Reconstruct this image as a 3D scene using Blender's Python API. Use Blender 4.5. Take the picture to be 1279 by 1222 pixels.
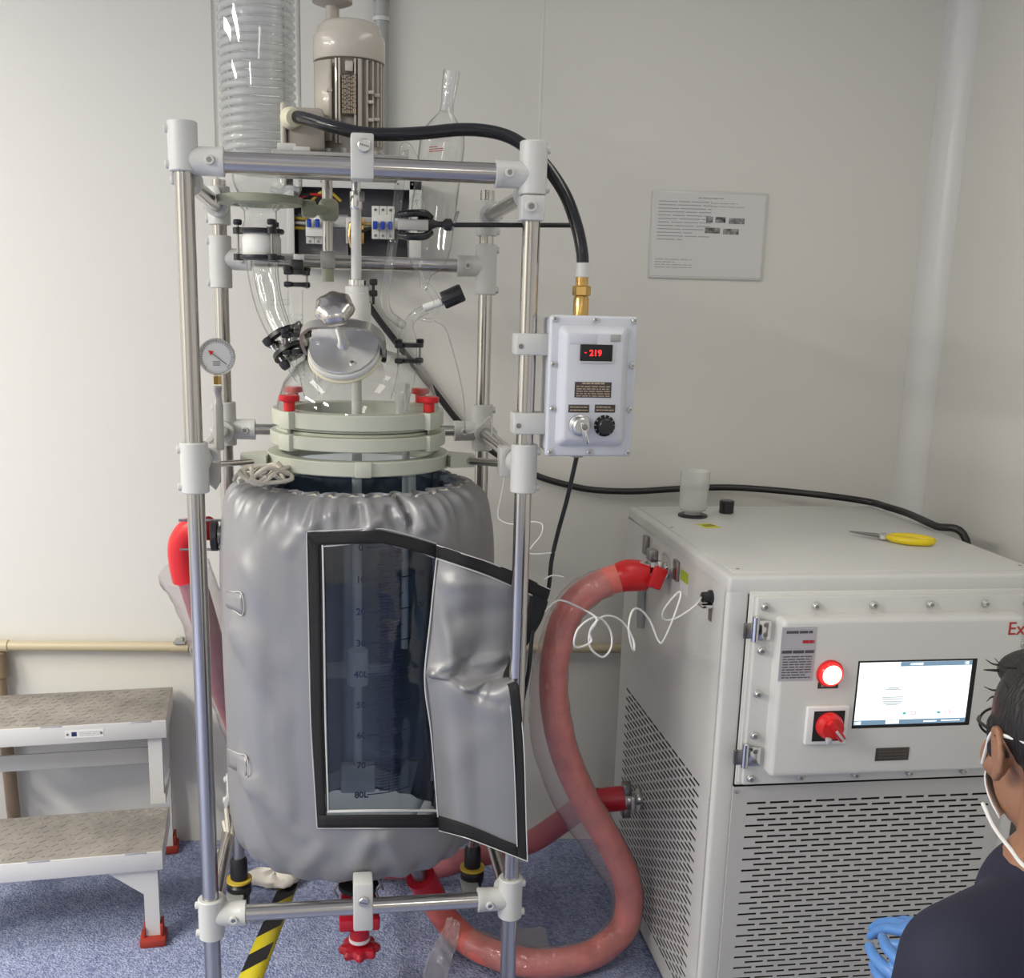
import bpy, bmesh, math, random
from mathutils import Vector, Matrix, noise
for o in list(bpy.data.objects): bpy.data.objects.remove(o)
C = bpy.context.scene.collection
SC = bpy.context.scene
PI = math.pi
R_ = math.radians
def V(*a): return Vector(a)

# ------------------------------------------------------------------ camera, world, lights, exposure
FPX, CX, CY = 1326.55, 607.36, 681.0
PITCH, ROLL, YAW, CAMH = R_(12.6269), R_(-1.3804), R_(3.3093), 1.7044
FW = V(math.sin(YAW)*math.cos(PITCH), math.cos(YAW)*math.cos(PITCH), -math.sin(PITCH))
_r0 = V(math.cos(YAW), -math.sin(YAW), 0); _d0 = FW.cross(_r0)
RT = _r0*math.cos(ROLL) + _d0*math.sin(ROLL); DN = _d0*math.cos(ROLL) - _r0*math.sin(ROLL)
CAMP = V(0, 0, CAMH)
cd = bpy.data.cameras.new('camera'); cam = bpy.data.objects.new('camera', cd); C.objects.link(cam)
cd.sensor_fit = 'HORIZONTAL'; cd.sensor_width = 36; cd.lens = FPX/1279*36
cd.shift_x = (639.5-CX)/1279; cd.shift_y = (CY-611)/1279; cd.clip_start = .05
rm = Matrix((RT, -DN, -FW)).transposed().to_4x4()
cam.matrix_world = Matrix.Translation(CAMP) @ rm
SC.camera = cam
SC.view_settings.view_transform = 'Standard'; SC.view_settings.look = 'None'
SC.view_settings.gamma = 1; SC.view_settings.use_curve_mapping = False
SC.view_settings.exposure = 0.0
SC.cycles.transparent_max_bounces = 40
SC.cycles.max_bounces = 10
SC.cycles.caustics_reflective = False; SC.cycles.caustics_refractive = False
wd = bpy.data.worlds.new('world'); SC.world = wd; wd.use_nodes = True
wd.node_tree.nodes['Background'].inputs[0].default_value = (.9, .95, 1, 1)
wd.node_tree.nodes['Background'].inputs[1].default_value = .15
def area(name, loc, sx, sy, power, col=(1, .948, .85), rot=(0, 0, 0)):
    l = bpy.data.lights.new(name, 'AREA'); l.shape = 'RECTANGLE'; l.size = sx; l.size_y = sy; l.energy = power; l.color = col
    o = bpy.data.objects.new(name, l); C.objects.link(o); o.location = loc; o.rotation_euler = rot
    return o
# unseen overhead lamps placed for brightness; last one added to lift the chiller top
for lx, ly, lw_ in ((-1.75, 1.9, 9), (-3.3, 1.4, 95), (-2.5, .2, 84), (-4.1, -.4, 62), (.6, -1.2, 9), (-1.2, -2.6, 24), (.75, 1.75, 5)):
    area('overhead_light', (lx, ly, 2.84), .3, 1.2, lw_)

# ------------------------------------------------------------------ frames of reference
RO = V(-.4586, 2.1079, 0); RA = R_(5.0284)
RU = V(math.cos(RA), math.sin(RA), 0); RV = V(-math.sin(RA), math.cos(RA), 0)
M_RIG = Matrix.Translation(RO) @ Matrix.Rotation(RA, 4, 'Z')      # reactor stand: a right, b back, z up
CO = V(.6444, 2.1626, 0); CA = R_(4.7113)
CU = V(math.cos(CA), math.sin(CA), 0); CVV = V(-math.sin(CA), math.cos(CA), 0)
M_CH = Matrix.Translation(CO) @ Matrix.Rotation(CA, 4, 'Z')       # chiller: a right, b back, z up
WY = 3.1812                                                        # back wall
def hit(px, py, p, n):                                             # where a line of sight of the photo meets a real plane
    d = FW + RT*((px-CX)/FPX) + DN*((py-CY)/FPX)
    return CAMP + d*((p-CAMP).dot(n)/d.dot(n))
M_RIGi = M_RIG.inverted(); M_CHi = M_CH.inverted()
def rp(px, py, b): return M_RIGi @ hit(px, py, RO+RV*b, RV)        # stand-local point at depth b
def cf(px, py, o=0): return M_CHi @ hit(px, py, CO-CVV*o, CVV)     # on the chiller's front face, o proud
def cs(px, py, o=0): return M_CHi @ hit(px, py, CO-CU*o, CU)       # on its left face
def ct(px, py, z=1.159): return M_CHi @ hit(px, py, V(0, 0, z), V(0, 0, 1))
def yp(px, py, y): return hit(px, py, V(0, y, 0), V(0, 1, 0))
def zp(px, py, z=0): return hit(px, py, V(0, 0, z), V(0, 0, 1))

# ------------------------------------------------------------------ materials
def mat(name, col, rough=.5, metal=0, bump=0, bscale=40, var=0, vscale=8, emit=None, estr=0, coat=0, spec=.5, col2=None, stretch=None):
    m = bpy.data.materials.new(name); m.use_nodes = True; nt = m.node_tree; p = nt.nodes['Principled BSDF']
    c = (*col, 1)
    p.inputs['Base Color'].default_value = c; p.inputs['Roughness'].default_value = rough; p.inputs['Metallic'].default_value = metal
    p.inputs['Coat Weight'].default_value = coat; p.inputs['Specular IOR Level'].default_value = spec
    if emit: p.inputs['Emission Color'].default_value = (*emit, 1); p.inputs['Emission Strength'].default_value = estr
    if bump or var:
        tc = nt.nodes.new('ShaderNodeTexCoord'); mp = nt.nodes.new('ShaderNodeMapping'); nt.links.new(tc.outputs['Object'], mp.inputs[0])
        if stretch: mp.inputs['Scale'].default_value = stretch
    if var:
        n = nt.nodes.new('ShaderNodeTexNoise'); n.inputs['Scale'].default_value = vscale; n.inputs['Detail'].default_value = 6
        nt.links.new(mp.outputs[0], n.inputs['Vector'])
        r = nt.nodes.new('ShaderNodeValToRGB'); nt.links.new(n.outputs['Fac'], r.inputs[0])
        a = [max(0, x*(1-var)) for x in col]; b = col2 or [min(1, x*(1+var)) for x in col]
        r.color_ramp.elements[0].position = .3; r.color_ramp.elements[1].position = .7
        r.color_ramp.elements[0].color = (*a, 1); r.color_ramp.elements[1].color = (*b, 1)
        nt.links.new(r.outputs[0], p.inputs['Base Color'])
    if bump:
        n2 = nt.nodes.new('ShaderNodeTexNoise'); n2.inputs['Scale'].default_value = bscale; n2.inputs['Detail'].default_value = 4
        nt.links.new(mp.outputs[0], n2.inputs['Vector'])
        bm_ = nt.nodes.new('ShaderNodeBump'); bm_.inputs['Strength'].default_value = bump; bm_.inputs['Distance'].default_value = .01
        nt.links.new(n2.outputs['Fac'], bm_.inputs['Height']); nt.links.new(bm_.outputs[0], p.inputs['Normal'])
    return m
def glass(name, tint=(.96, .98, .97), edge=(.45, .52, .5), refl=1.0, rough=.02, milky=0, milk=(.9, .9, .9), bump=0, bscale=30):
    """thin clear sheet: transmits, darkens at grazing angles, mirrors by Fresnel; milky adds a scattering film"""
    m = bpy.data.materials.new(name); m.use_nodes = True; nt = m.node_tree; nt.nodes.clear(); N = nt.nodes.new; L = nt.links.new
    out = N('ShaderNodeOutputMaterial'); tr = N('ShaderNodeBsdfTransparent'); gl = N('ShaderNodeBsdfGlossy'); mx = N('ShaderNodeMixShader')
    lw = N('ShaderNodeLayerWeight'); lw.inputs[0].default_value = .5
    mr = N('ShaderNodeValToRGB'); mr.color_ramp.elements[0].color = (*tint, 1); mr.color_ramp.elements[1].color = (*edge, 1); mr.color_ramp.elements[0].position = .55
    L(lw.outputs['Facing'], mr.inputs[0]); L(mr.outputs[0], tr.inputs[0])
    pw = N('ShaderNodeMath'); pw.operation = 'POWER'; pw.inputs[1].default_value = 4.0; L(lw.outputs['Facing'], pw.inputs[0])   # Schlick
    mu = N('ShaderNodeMath'); mu.operation = 'MULTIPLY_ADD'; mu.inputs[1].default_value = .7*refl; mu.inputs[2].default_value = .05*refl; mu.use_clamp = True
    L(pw.outputs[0], mu.inputs[0]); L(mu.outputs[0], mx.inputs[0])
    gl.inputs['Roughness'].default_value = rough
    base = tr.outputs[0]
    if milky:
        df = N('ShaderNodeBsdfDiffuse'); df.inputs[0].default_value = (*milk, 1); tl = N('ShaderNodeBsdfTranslucent'); tl.inputs[0].default_value = (*milk, 1)
        ad = N('ShaderNodeMixShader'); ad.inputs[0].default_value = .4; L(df.outputs[0], ad.inputs[1]); L(tl.outputs[0], ad.inputs[2])
        m2 = N('ShaderNodeMixShader'); m2.inputs[0].default_value = milky; L(tr.outputs[0], m2.inputs[1]); L(ad.outputs[0], m2.inputs[2]); base = m2.outputs[0]
    if bump:
        tc = N('ShaderNodeTexCoord'); n = N('ShaderNodeTexNoise'); n.inputs['Scale'].default_value = bscale; n.inputs['Detail'].default_value = 3
        b = N('ShaderNodeBump'); b.inputs['Strength'].default_value = bump; b.inputs['Distance'].default_value = .02
        L(tc.outputs['Object'], n.inputs['Vector']); L(n.outputs['Fac'], b.inputs['Height']); L(b.outputs[0], gl.inputs['Normal'])
    L(base, mx.inputs[1]); L(gl.outputs[0], mx.inputs[2]); L(mx.outputs[0], out.inputs[0])
    return m
X = {}
X['wall'] = mat('wall_paint', (.70, .69, .645), .42, bump=.03, bscale=3, spec=.3)
X['ceil'] = mat('ceiling_white', (.88, .88, .86), .8)
X['trim'] = mat('trim_white', (.70, .70, .68), .3)
X['white'] = mat('white_coating', (.60, .605, .58), .38, bump=.02, bscale=200)
X['steel'] = mat('polished_steel', (.56, .535, .50), .2, 1, bump=.02, bscale=60, stretch=(40, 40, 1))
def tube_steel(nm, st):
    return mat(nm, (.50, .475, .44), .17, 1, var=.42, vscale=1, col2=(.70, .675, .64), stretch=st)  # colour streaks along the tube stand in for dark reflections
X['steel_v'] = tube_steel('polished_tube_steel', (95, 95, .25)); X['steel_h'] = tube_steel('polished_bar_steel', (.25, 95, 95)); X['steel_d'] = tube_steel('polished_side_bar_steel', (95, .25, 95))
X['brush'] = mat('brushed_steel', (.62, .62, .6), .33, 1, bump=.06, bscale=200, stretch=(1, 12, 12))
X['disc'] = mat('turned_steel', (.62, .63, .62), .24, 1)
_nt = X['disc'].node_tree; _tg = _nt.nodes.new('ShaderNodeTangent'); _tg.direction_type = 'RADIAL'; _tg.axis = 'Z'
_p = _nt.nodes['Principled BSDF']; _nt.links.new(_tg.outputs[0], _p.inputs['Tangent']); _p.inputs['Anisotropic'].default_value = .85; _p.inputs['Roughness'].default_value = .36; _p.inputs['Base Color'].default_value = (.78, .78, .77, 1)
X['darksteel'] = mat('dark_steel', (.32, .31, .3), .3, 1)
X['chrome'] = mat('chrome', (.72, .71, .70), .12, 1)
X['cream'] = mat('cream_coated_ring', (.53, .55, .455), .42)
X['olive'] = mat('olive_coated_metal', (.36, .37, .27), .4)
X['ptfe'] = mat('white_ptfe', (.80, .80, .76), .45)
X['ivory'] = mat('ivory_gasket', (.72, .69, .52), .5)
X['black'] = mat('black_plastic', (.016, .016, .018), .35)
X['rubber'] = mat('black_rubber', (.012, .012, .016), .16)
X['matte'] = mat('black_matte', (.012, .012, .013), .8)
X['red'] = mat('red_plastic', (.66, .015, .018), .35)
X['redm'] = mat('red_painted_metal', (.50, .012, .03), .35)
X['beige'] = mat('motor_beige_paint', (.50, .46, .40), .25, coat=.3)
X['beigedk'] = mat('motor_fin_beige', (.40, .365, .32), .4)
X['plate'] = mat('dark_engraved_plate', (.05, .04, .035), .35)
X['platetext'] = mat('plate_lettering', (.42, .34, .25), .5)
X['brass'] = mat('brass', (.62, .40, .14), .25, 1)
X['boxgrey'] = mat('control_box_paint', (.60, .62, .67), .4, bump=.04, bscale=260)
X['chill'] = mat('chiller_powder_coat', (.66, .66, .635), .42, bump=.06, bscale=420)
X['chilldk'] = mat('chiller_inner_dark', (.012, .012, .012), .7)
X['chillpan'] = mat('chiller_grille_coat', (.52, .515, .50), .42, bump=.05, bscale=420)
X['silver'] = mat('silver_coated_cloth', (.295, .295, .305), .40, .30, bump=.05, bscale=500, spec=.4)
X['lining'] = mat('shade_toned_lining', (.27, .30, .36), .7)  # blue-grey puts the jacket's inner shade and a blue reflection into the colour
X['velcro'] = mat('black_hook_tape', (.012, .012, .013), .75, bump=.3, bscale=900)
X['piping'] = mat('grey_edge_piping', (.62, .62, .61), .5)
X['rope'] = mat('cream_cord', (.62, .58, .49), .8, bump=.4, bscale=300)
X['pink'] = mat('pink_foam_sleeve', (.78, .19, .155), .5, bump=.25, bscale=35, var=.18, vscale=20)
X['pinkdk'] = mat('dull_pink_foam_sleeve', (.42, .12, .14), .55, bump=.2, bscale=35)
X['alu'] = mat('stool_aluminium_paint', (.66, .66, .655), .4, bump=.03, bscale=60)
X['tread'] = mat('worn_diamond_tread', (.34, .315, .285), .55, .2, bump=.12, bscale=18, var=.22, vscale=9)
X['foot'] = mat('red_rubber_foot', (.36, .035, .02), .6)
X['pipe'] = mat('beige_wall_pipe', (.52, .45, .30), .4)
X['pipedk'] = mat('brown_pipe_drop', (.30, .22, .14), .5)
X['grey'] = mat('grey_pvc', (.36, .38, .37), .45)
X['metalgrey'] = mat('grey_cast_metal', (.42, .41, .39), .35, .6)
X['paper'] = mat('paper', (.80, .80, .79), .6)
X['board'] = mat('notice_backing', (.60, .60, .58), .3)
X['sheet'] = mat('laminated_sheet', (.66, .655, .645), .5)
X['ink'] = mat('grey_ink', (.36, .36, .37), .8)
X['photo'] = mat('printed_photo', (.10, .10, .10), .6, var=.9, vscale=70, col2=(.45, .45, .44))
X['blueink'] = mat('dark_blue_scale_ink', (.012, .02, .09), .6)
X['wirew'] = mat('white_wire', (.8, .8, .78), .5)
X['wirey'] = mat('yellow_wire', (.70, .50, .06), .5)
X['wirer'] = mat('red_wire', (.5, .02, .02), .5)
X['wireg'] = mat('green_wire', (.03, .25, .08), .5)
X['wirek'] = mat('black_wire', (.012, .012, .013), .4)
X['breaker'] = mat('breaker_plastic', (.68, .68, .64), .5)
X['blue'] = mat('blue_toggle', (.02, .07, .42), .4)
X['boxdk'] = mat('enclosure_dark_grey', (.10, .10, .115), .6)  # plain dark grey of the open box and pole gaps
X['boxpur'] = mat('enclosure_back_plate', (.30, .29, .31), .5)
X['yellow'] = mat('yellow_plastic', (.78, .60, .01), .3)
X['ystripe'] = mat('yellow_tape', (.62, .52, .02), .5)
X['green'] = mat('green_label', (.42, .55, .05), .5)
X['ylabel'] = mat('yellow_label', (.68, .66, .02), .5)
X['tissue'] = mat('white_tissue', (.80, .77, .70), .85, bump=.4, bscale=60)
X['skin'] = mat('skin', (.33, .165, .095), .5, bump=.05, bscale=200)
X['hair'] = mat('black_hair', (.013, .012, .012), .42, bump=.5, bscale=160, stretch=(1, 1, .25))
X['navy'] = mat('navy_work_cloth', (.014, .015, .036), .8, bump=.12, bscale=30)
X['glove'] = mat('blue_nitrile_glove', (.10, .26, .60), .38, bump=.2, bscale=70)
X['elastic'] = mat('white_elastic', (.82, .82, .80), .8)
X['labelgrey'] = mat('grey_label', (.46, .45, .48), .5)
X['inkdk'] = mat('dark_ink', (.08, .075, .085), .7)
X['exred'] = mat('red_lettering', (.42, .03, .02), .5)
X['led'] = mat('red_led', (.8, .02, .02), .4, emit=(1, .012, .012), estr=5)
X['ledhot'] = mat('lamp_core', (1, .6, .5), .4, emit=(1, .16, .10), estr=14)
X['ledrim'] = mat('lamp_lens', (.8, .02, .02), .2, emit=(1, .02, .02), estr=1.0)
X['scr'] = mat('screen_white', (.0, .0, .0), .2, emit=(.93, .98, 1), estr=1.5)
X['scrb'] = mat('screen_bar_blue', (.0, .0, .0), .2, emit=(.22, .36, .50), estr=.9)
X['scrg'] = mat('screen_grey_print', (.0, .0, .0), .2, emit=(.58, .66, .68), estr=.9)
X['scrt'] = mat('screen_teal', (.0, .0, .0), .2, emit=(.12, .55, .55), estr=.9)
X['scrr'] = mat('screen_red', (.0, .0, .0), .2, emit=(.85, .25, .3), estr=.9)
X['glass'] = glass('clear_glass', tint=(.985, .99, .985), edge=(.36, .39, .38), refl=1.2)
X['glassv'] = glass('vessel_glass', tint=(.90, .93, .95), edge=(.35, .42, .44), refl=.8)
X['coil'] = glass('condenser_coil_glass', tint=(.97, .975, .975), edge=(.88, .89, .89), refl=1.1, milky=.30, milk=(.92, .93, .93))
X['frost'] = glass('frosted_glass', tint=(.9, .9, .9), edge=(.7, .7, .7), rough=.25, milky=.5)
X['pvc'] = glass('clear_pvc_window', tint=(.84, .87, .92), edge=(.5, .5, .55), refl=1.3, rough=.06, bump=.3, bscale=6)
X['film'] = glass('plastic_film', tint=(.98, .97, .97), edge=(.85, .85, .85), refl=1.5, rough=.14, milky=.17, milk=(.86, .80, .80), bump=1.0, bscale=20)
X['film2'] = glass('loose_film', tint=(.93, .93, .94), edge=(.8, .8, .8), refl=1.5, rough=.12, milky=.38, milk=(.8, .8, .82), bump=1, bscale=30)
X['cup'] = glass('translucent_plastic', tint=(.92, .93, .92), edge=(.6, .6, .6), rough=.3, milky=.55, milk=(.82, .83, .81))
X['lens'] = glass('spectacle_lens', refl=2)
def carpet():
    m = mat('blue_loop_carpet', (.105, .15, .26), .95, spec=.1); nt = m.node_tree; p = nt.nodes['Principled BSDF']; N = nt.nodes.new; L = nt.links.new
    tc = N('ShaderNodeTexCoord'); n1 = N('ShaderNodeTexNoise'); n1.inputs['Scale'].default_value = 95; n1.inputs['Detail'].default_value = 5
    n2 = N('ShaderNodeTexNoise'); n2.inputs['Scale'].default_value = 14; n2.inputs['Detail'].default_value = 4
    L(tc.outputs['Object'], n1.inputs['Vector']); L(tc.outputs['Object'], n2.inputs['Vector'])
    ad = N('ShaderNodeMath'); ad.operation = 'MULTIPLY_ADD'; ad.inputs[1].default_value = .35; L(n2.outputs['Fac'], ad.inputs[0]); L(n1.outputs['Fac'], ad.inputs[2])
    r = N('ShaderNodeValToRGB'); r.color_ramp.elements[0].position = .48; r.color_ramp.elements[1].position = .86
    r.color_ramp.elements[0].color = (.19, .225, .39, 1); r.color_ramp.elements[1].color = (.41, .46, .65, 1)
    L(ad.outputs[0], r.inputs[0]); L(r.outputs[0], p.inputs['Base Color'])
    v = N('ShaderNodeTexVoronoi'); v.inputs['Scale'].default_value = 160; L(tc.outputs['Object'], v.inputs['Vector'])
    b = N('ShaderNodeBump'); b.inputs['Strength'].default_value = .6; b.inputs['Distance'].default_value = .006; L(v.outputs['Distance'], b.inputs['Height']); L(b.outputs[0], p.inputs['Normal'])
    return m
X['carpet'] = carpet()

# ------------------------------------------------------------------ mesh builder
W = {}
def catmull(pts, n=8, closed=False):
    P = [Vector(p) for p in pts]; out = []; k = len(P)
    for i in range(k if closed else k-1):
        p1, p2 = P[i], P[(i+1) % k]
        p0 = P[i-1] if (i > 0 or closed) else p1*2-p2
        p3 = P[(i+2) % k] if (i+2 < k or closed) else p2*2-p1
        for j in range(n):
            t = j/n; out.append(.5*((2*p1)+(p2-p0)*t+(2*p0-5*p1+4*p2-p3)*t*t+(3*p1-p0-3*p2+p3)*t**3))
    if not closed: out.append(P[-1])
    return out
def basis(d):
    d = Vector(d).normalized(); u = d.orthogonal().normalized(); return u, d.cross(u), d
class MB:
    def __init__(s, M=None): s.bm = bmesh.new(); s.M = M or Matrix()
    def v(s, p): return s.bm.verts.new(s.M @ Vector(p))
    def f(s, vs):
        try: return s.bm.faces.new(vs)
        except ValueError: return None
    def box(s, c, sz, R=None, bev=0, seg=2):
        T = s.M @ Matrix.Translation(Vector(c)) @ (R.to_4x4() if R else Matrix()) @ Matrix.Diagonal((*sz, 1))
        r = bmesh.ops.create_cube(s.bm, size=1, matrix=T)
        if bev:
            es = list({e for v in r['verts'] for e in v.link_edges})
            bmesh.ops.bevel(s.bm, geom=es, offset=bev, segments=seg, profile=.5, affect='EDGES', clamp_overlap=True)
        return s
    def box2(s, a, b, bev=0, seg=2):
        a = Vector(a); b = Vector(b); return s.box((a+b)/2, [abs(x) for x in (b-a)], None, bev, seg)
    def rings(s, rr, caps=(True, True), closed=False):
        prev = None; first = None
        for ring in rr:
            vs = [s.v(p) for p in ring]
            if prev:
                n = len(vs)
                for i in range(n): s.f([prev[i], prev[(i+1) % n], vs[(i+1) % n], vs[i]])
            else: first = vs
            prev = vs
        if closed:
            n = len(first)
            for i in range(n): s.f([prev[i], prev[(i+1) % n], first[(i+1) % n], first[i]])
        else:
            if caps[0]: s.f(first[::-1])
            if caps[1]: s.f(prev)
        return s
    def lathe(s, o, ax, prof, n=32, caps=(True, True)):
        o = Vector(o); u, w, d = basis(ax)
        return s.rings([[o+d*h+(u*math.cos(2*PI*i/n)+w*math.sin(2*PI*i/n))*max(r, 1e-5) for i in range(n)] for r, h in prof], caps)
    def cyl(s, p0, p1, r, r2=None, n=20, cap=True, ch=0):
        p0 = Vector(p0); p1 = Vector(p1); L = (p1-p0).length; r2 = r if r2 is None else r2
        pr = [(r, 0), (r2, L)] if not ch else [(r-ch, 0), (r, ch), (r2, L-ch), (r2-ch, L)]
        return s.lathe(p0, p1-p0, pr, n, (cap, cap))
    def tube(s, pts, r, n=12, res=8, closed=False, smooth=True, caps=(True, True)):
        P = catmull(pts, res, closed) if smooth else [Vector(p) for p in pts]
        rf = r if callable(r) else (lambda t: r)
        T = [(P[min(i+1, len(P)-1)] if not closed else P[(i+1) % len(P)])-(P[max(i-1, 0)] if not closed else P[i-1]) for i in range(len(P))]
        u, w, d = basis(T[0]); rr = []
        for i, p in enumerate(P):
            t = T[i].normalized(); u = (u-t*u.dot(t)).normalized(); w = t.cross(u); q = rf(i/max(1, len(P)-1))
            rr.append([p+(u*math.cos(2*PI*k/n)+w*math.sin(2*PI*k/n))*q for k in range(n)])
        return s.rings(rr, caps, closed)
    def sph(s, c, r, sc=(1, 1, 1), n=16, m=10, R=None):
        c = Vector(c); R = R or Matrix.Identity(3); rr = []
        for j in range(m+1):
            a = PI*j/m; q = max(math.sin(a), 1e-4)
            rr.append([c+R@Vector((r*sc[0]*q*math.cos(2*PI*i/n), r*sc[1]*q*math.sin(2*PI*i/n), -r*sc[2]*math.cos(a))) for i in range(n)])
        return s.rings(rr)
    def grid(s, G, wrap=False):
        vv = [[s.v(p) if p is not None else None for p in row] for row in G]
        for i in range(len(vv)-1):
            m = len(vv[0])
            for j in range(m if wrap else m-1):
                q = [vv[i][j], vv[i][(j+1) % m], vv[i+1][(j+1) % m], vv[i+1][j]]
                if all(q): s.f(q)
        return vv
    def prism(s, poly, ext):
        ext = Vector(ext); P = [Vector(p) for p in poly]; return s.rings([P, [p+ext for p in P]])
    def quad(s, a, b, c, d): s.f([s.v(a), s.v(b), s.v(c), s.v(d)]); return s
    def build(s, name, m, parent=None, angle=38, solid=0, subd=0, kind=None, label=None, loc=None, off=-1, frame=None):
        bm = s.bm; bmesh.ops.recalc_face_normals(bm, faces=bm.faces[:])
        if parent is not None: Wm = frame or W[parent.name]
        else:
            if loc is None:
                xs = [v.co for v in bm.verts]
                loc = V((min(p.x for p in xs)+max(p.x for p in xs))/2, (min(p.y for p in xs)+max(p.y for p in xs))/2, min(p.z for p in xs))
            Wm = Matrix.Translation(loc)
        me = bpy.data.meshes.new(name); bm.transform(Wm.inverted()); bm.to_mesh(me); bm.free()
        me.materials.append(m)
        for p in me.polygons: p.use_smooth = True
        me.set_sharp_from_angle(angle=R_(angle))
        o = bpy.data.objects.new(name, me); C.objects.link(o)
        if parent is not None:
            o.parent = parent
            if frame: o.matrix_basis = W[parent.name].inverted() @ frame
        else: o.matrix_world = Wm
        W[o.name] = Wm
        if solid: md = o.modifiers.new('solidify', 'SOLIDIFY'); md.thickness = solid; md.offset = off
        if subd: md = o.modifiers.new('subdivision', 'SUBSURF'); md.levels = subd; md.render_levels = subd
        if kind: o['kind'] = kind
        if label: o['label'] = label
        return o
def tag(o, label, cat, group=None):
    o['label'] = label; o['category'] = cat
    if group: o['group'] = group
    return o
def thing(name, label, cat, loc, rotz=0, group=None):
    o = bpy.data.objects.new(name, None); C.objects.link(o); o.empty_display_size = .05
    o.location = loc; o.rotation_euler = (0, 0, rotz)
    W[o.name] = Matrix.Translation(Vector(loc)) @ Matrix.Rotation(rotz, 4, 'Z')
    return tag(o, label, cat, group)
def text(name, body, size, Mw, m, parent, ext=.0006, bold=0):
    cu = bpy.data.curves.new(name, 'FONT'); cu.body = body; cu.size = size; cu.extrude = ext; cu.align_x = 'CENTER'; cu.align_y = 'CENTER'; cu.offset = bold; cu.resolution_u = 3
    t = bpy.data.objects.new(name, cu); C.objects.link(t); dg = bpy.context.evaluated_depsgraph_get(); dg.update()
    me = bpy.data.meshes.new_from_object(t.evaluated_get(dg)); bpy.data.objects.remove(t)
    me.transform(W[parent.name].inverted() @ Mw); me.materials.clear(); me.materials.append(m)
    o = bpy.data.objects.new(name, me); C.objects.link(o); o.parent = parent; W[o.name] = W[parent.name]
    return o
def face_frame(o, right, up): # matrix of a flat print: x along right, y along up, z out of the surface
    r = Vector(right).normalized(); u = Vector(up).normalized(); n = r.cross(u)
    return Matrix.Translation(Vector(o)) @ Matrix((r, u, n)).transposed().to_4x4()
rnd = random.Random(7)
def scribble(mb, o, right, up, w, h, rows, fill=.8, th=.45, words=(.1, .3)):
    """illegible print: rows of short dashes on a flat label"""
    right = Vector(right).normalized(); up = Vector(up).normalized(); n = right.cross(up)
    for r in range(rows):
        y = h*(.5-(r+.5)/rows); x = -w/2; end = w/2*(1 if rnd.random() < fill else rnd.uniform(-.2, .8)); t = h/rows*th/2
        while x < end:
            l = w*rnd.uniform(*words); x1 = min(x+l, end); p = Vector(o)+n*.0004
            mb.quad(p+right*x+up*(y-t), p+right*x1+up*(y-t), p+right*x1+up*(y+t), p+right*x+up*(y+t)); x = x1+w*.03
    return mb
# ------------------------------------------------------------------ the room
XL, XR, YF, ZC = -5.0, 1.515, -3.6, 2.86
def struct(mb, name, m, parent=None, **k): return mb.build(name, m, parent, kind='structure' if parent is None else None, **k)
struct(MB().box2((XL-.1, YF-.1, -.08), (XR+.1, WY+.1, 0)), 'floor', X['carpet'])
struct(MB().box2((XL-.1, YF-.1, ZC), (XR+.1, WY+.1, ZC+.08)), 'ceiling', X['ceil'])
struct(MB().box2((XL-.1, YF-.1, 0), (XL, WY+.1, ZC)), 'wall_left', X['wall'])
struct(MB().box2((XL, YF-.1, 0), (XR, YF, ZC)), 'wall_front', X['wall'])
struct(MB().box2((XR, YF-.1, 0), (XR+.1, WY+.1, ZC)), 'wall_right', X['wall'])
wb = struct(MB().box2((XL, WY+.02, 0), (XR, WY+.1, ZC)), 'wall_back', X['trim'])
seam = .306
for x0, x1 in ((XL, seam-.0015), (seam+.0015, XR)):
    MB().box2((x0, WY, 0), (x1, WY+.02, ZC), bev=.0015, seg=1).build('panel', X['wall'], wb)
MB().box2((seam-.004, WY-.0012, 0), (seam+.004, WY+.002, ZC), bev=.001, seg=1).build('joint_strip', X['trim'], wb)
# coved corner profile between back and right walls
cr = .068; tm = MB()
prof = [(XR, WY)]+[(XR-cr+cr*math.sin(a)*1.0-0*cr, WY-cr+cr*math.cos(a)) for a in ()]
arc = [(XR-cr*math.cos(t)*0-cr*(1-math.sin(t)), WY-cr*(1-math.cos(t))) for t in [PI/2*i/10 for i in range(11)]]
poly = [V(XR-.002, WY-.002, 0.0)]+[V(x, y, 0) for x, y in arc]
lip = [V(XR-cr-.006, WY, 0), V(XR-cr-.006, WY-.0035, 0), V(XR-cr+.004, WY-.0035, 0)]
struct(MB().prism([V(XR-.001, WY-.001, 0), V(XR-cr, WY-.001, 0), V(XR-cr, WY-.005, 0)]+[V(XR-cr+cr*math.sin(t), WY-.005-(cr-.005)*(1-math.cos(t)), 0) for t in [PI/2*i/12 for i in range(1, 13)]]+[V(XR-.001, WY-cr, 0)], (0, 0, ZC)), 'trim_1', X['trim'], angle=25)
struct(MB().box2((XR-cr-.006, WY-.004, 0), (XR-cr+.002, WY, ZC)), 'trim_2', X['trim'])
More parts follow.
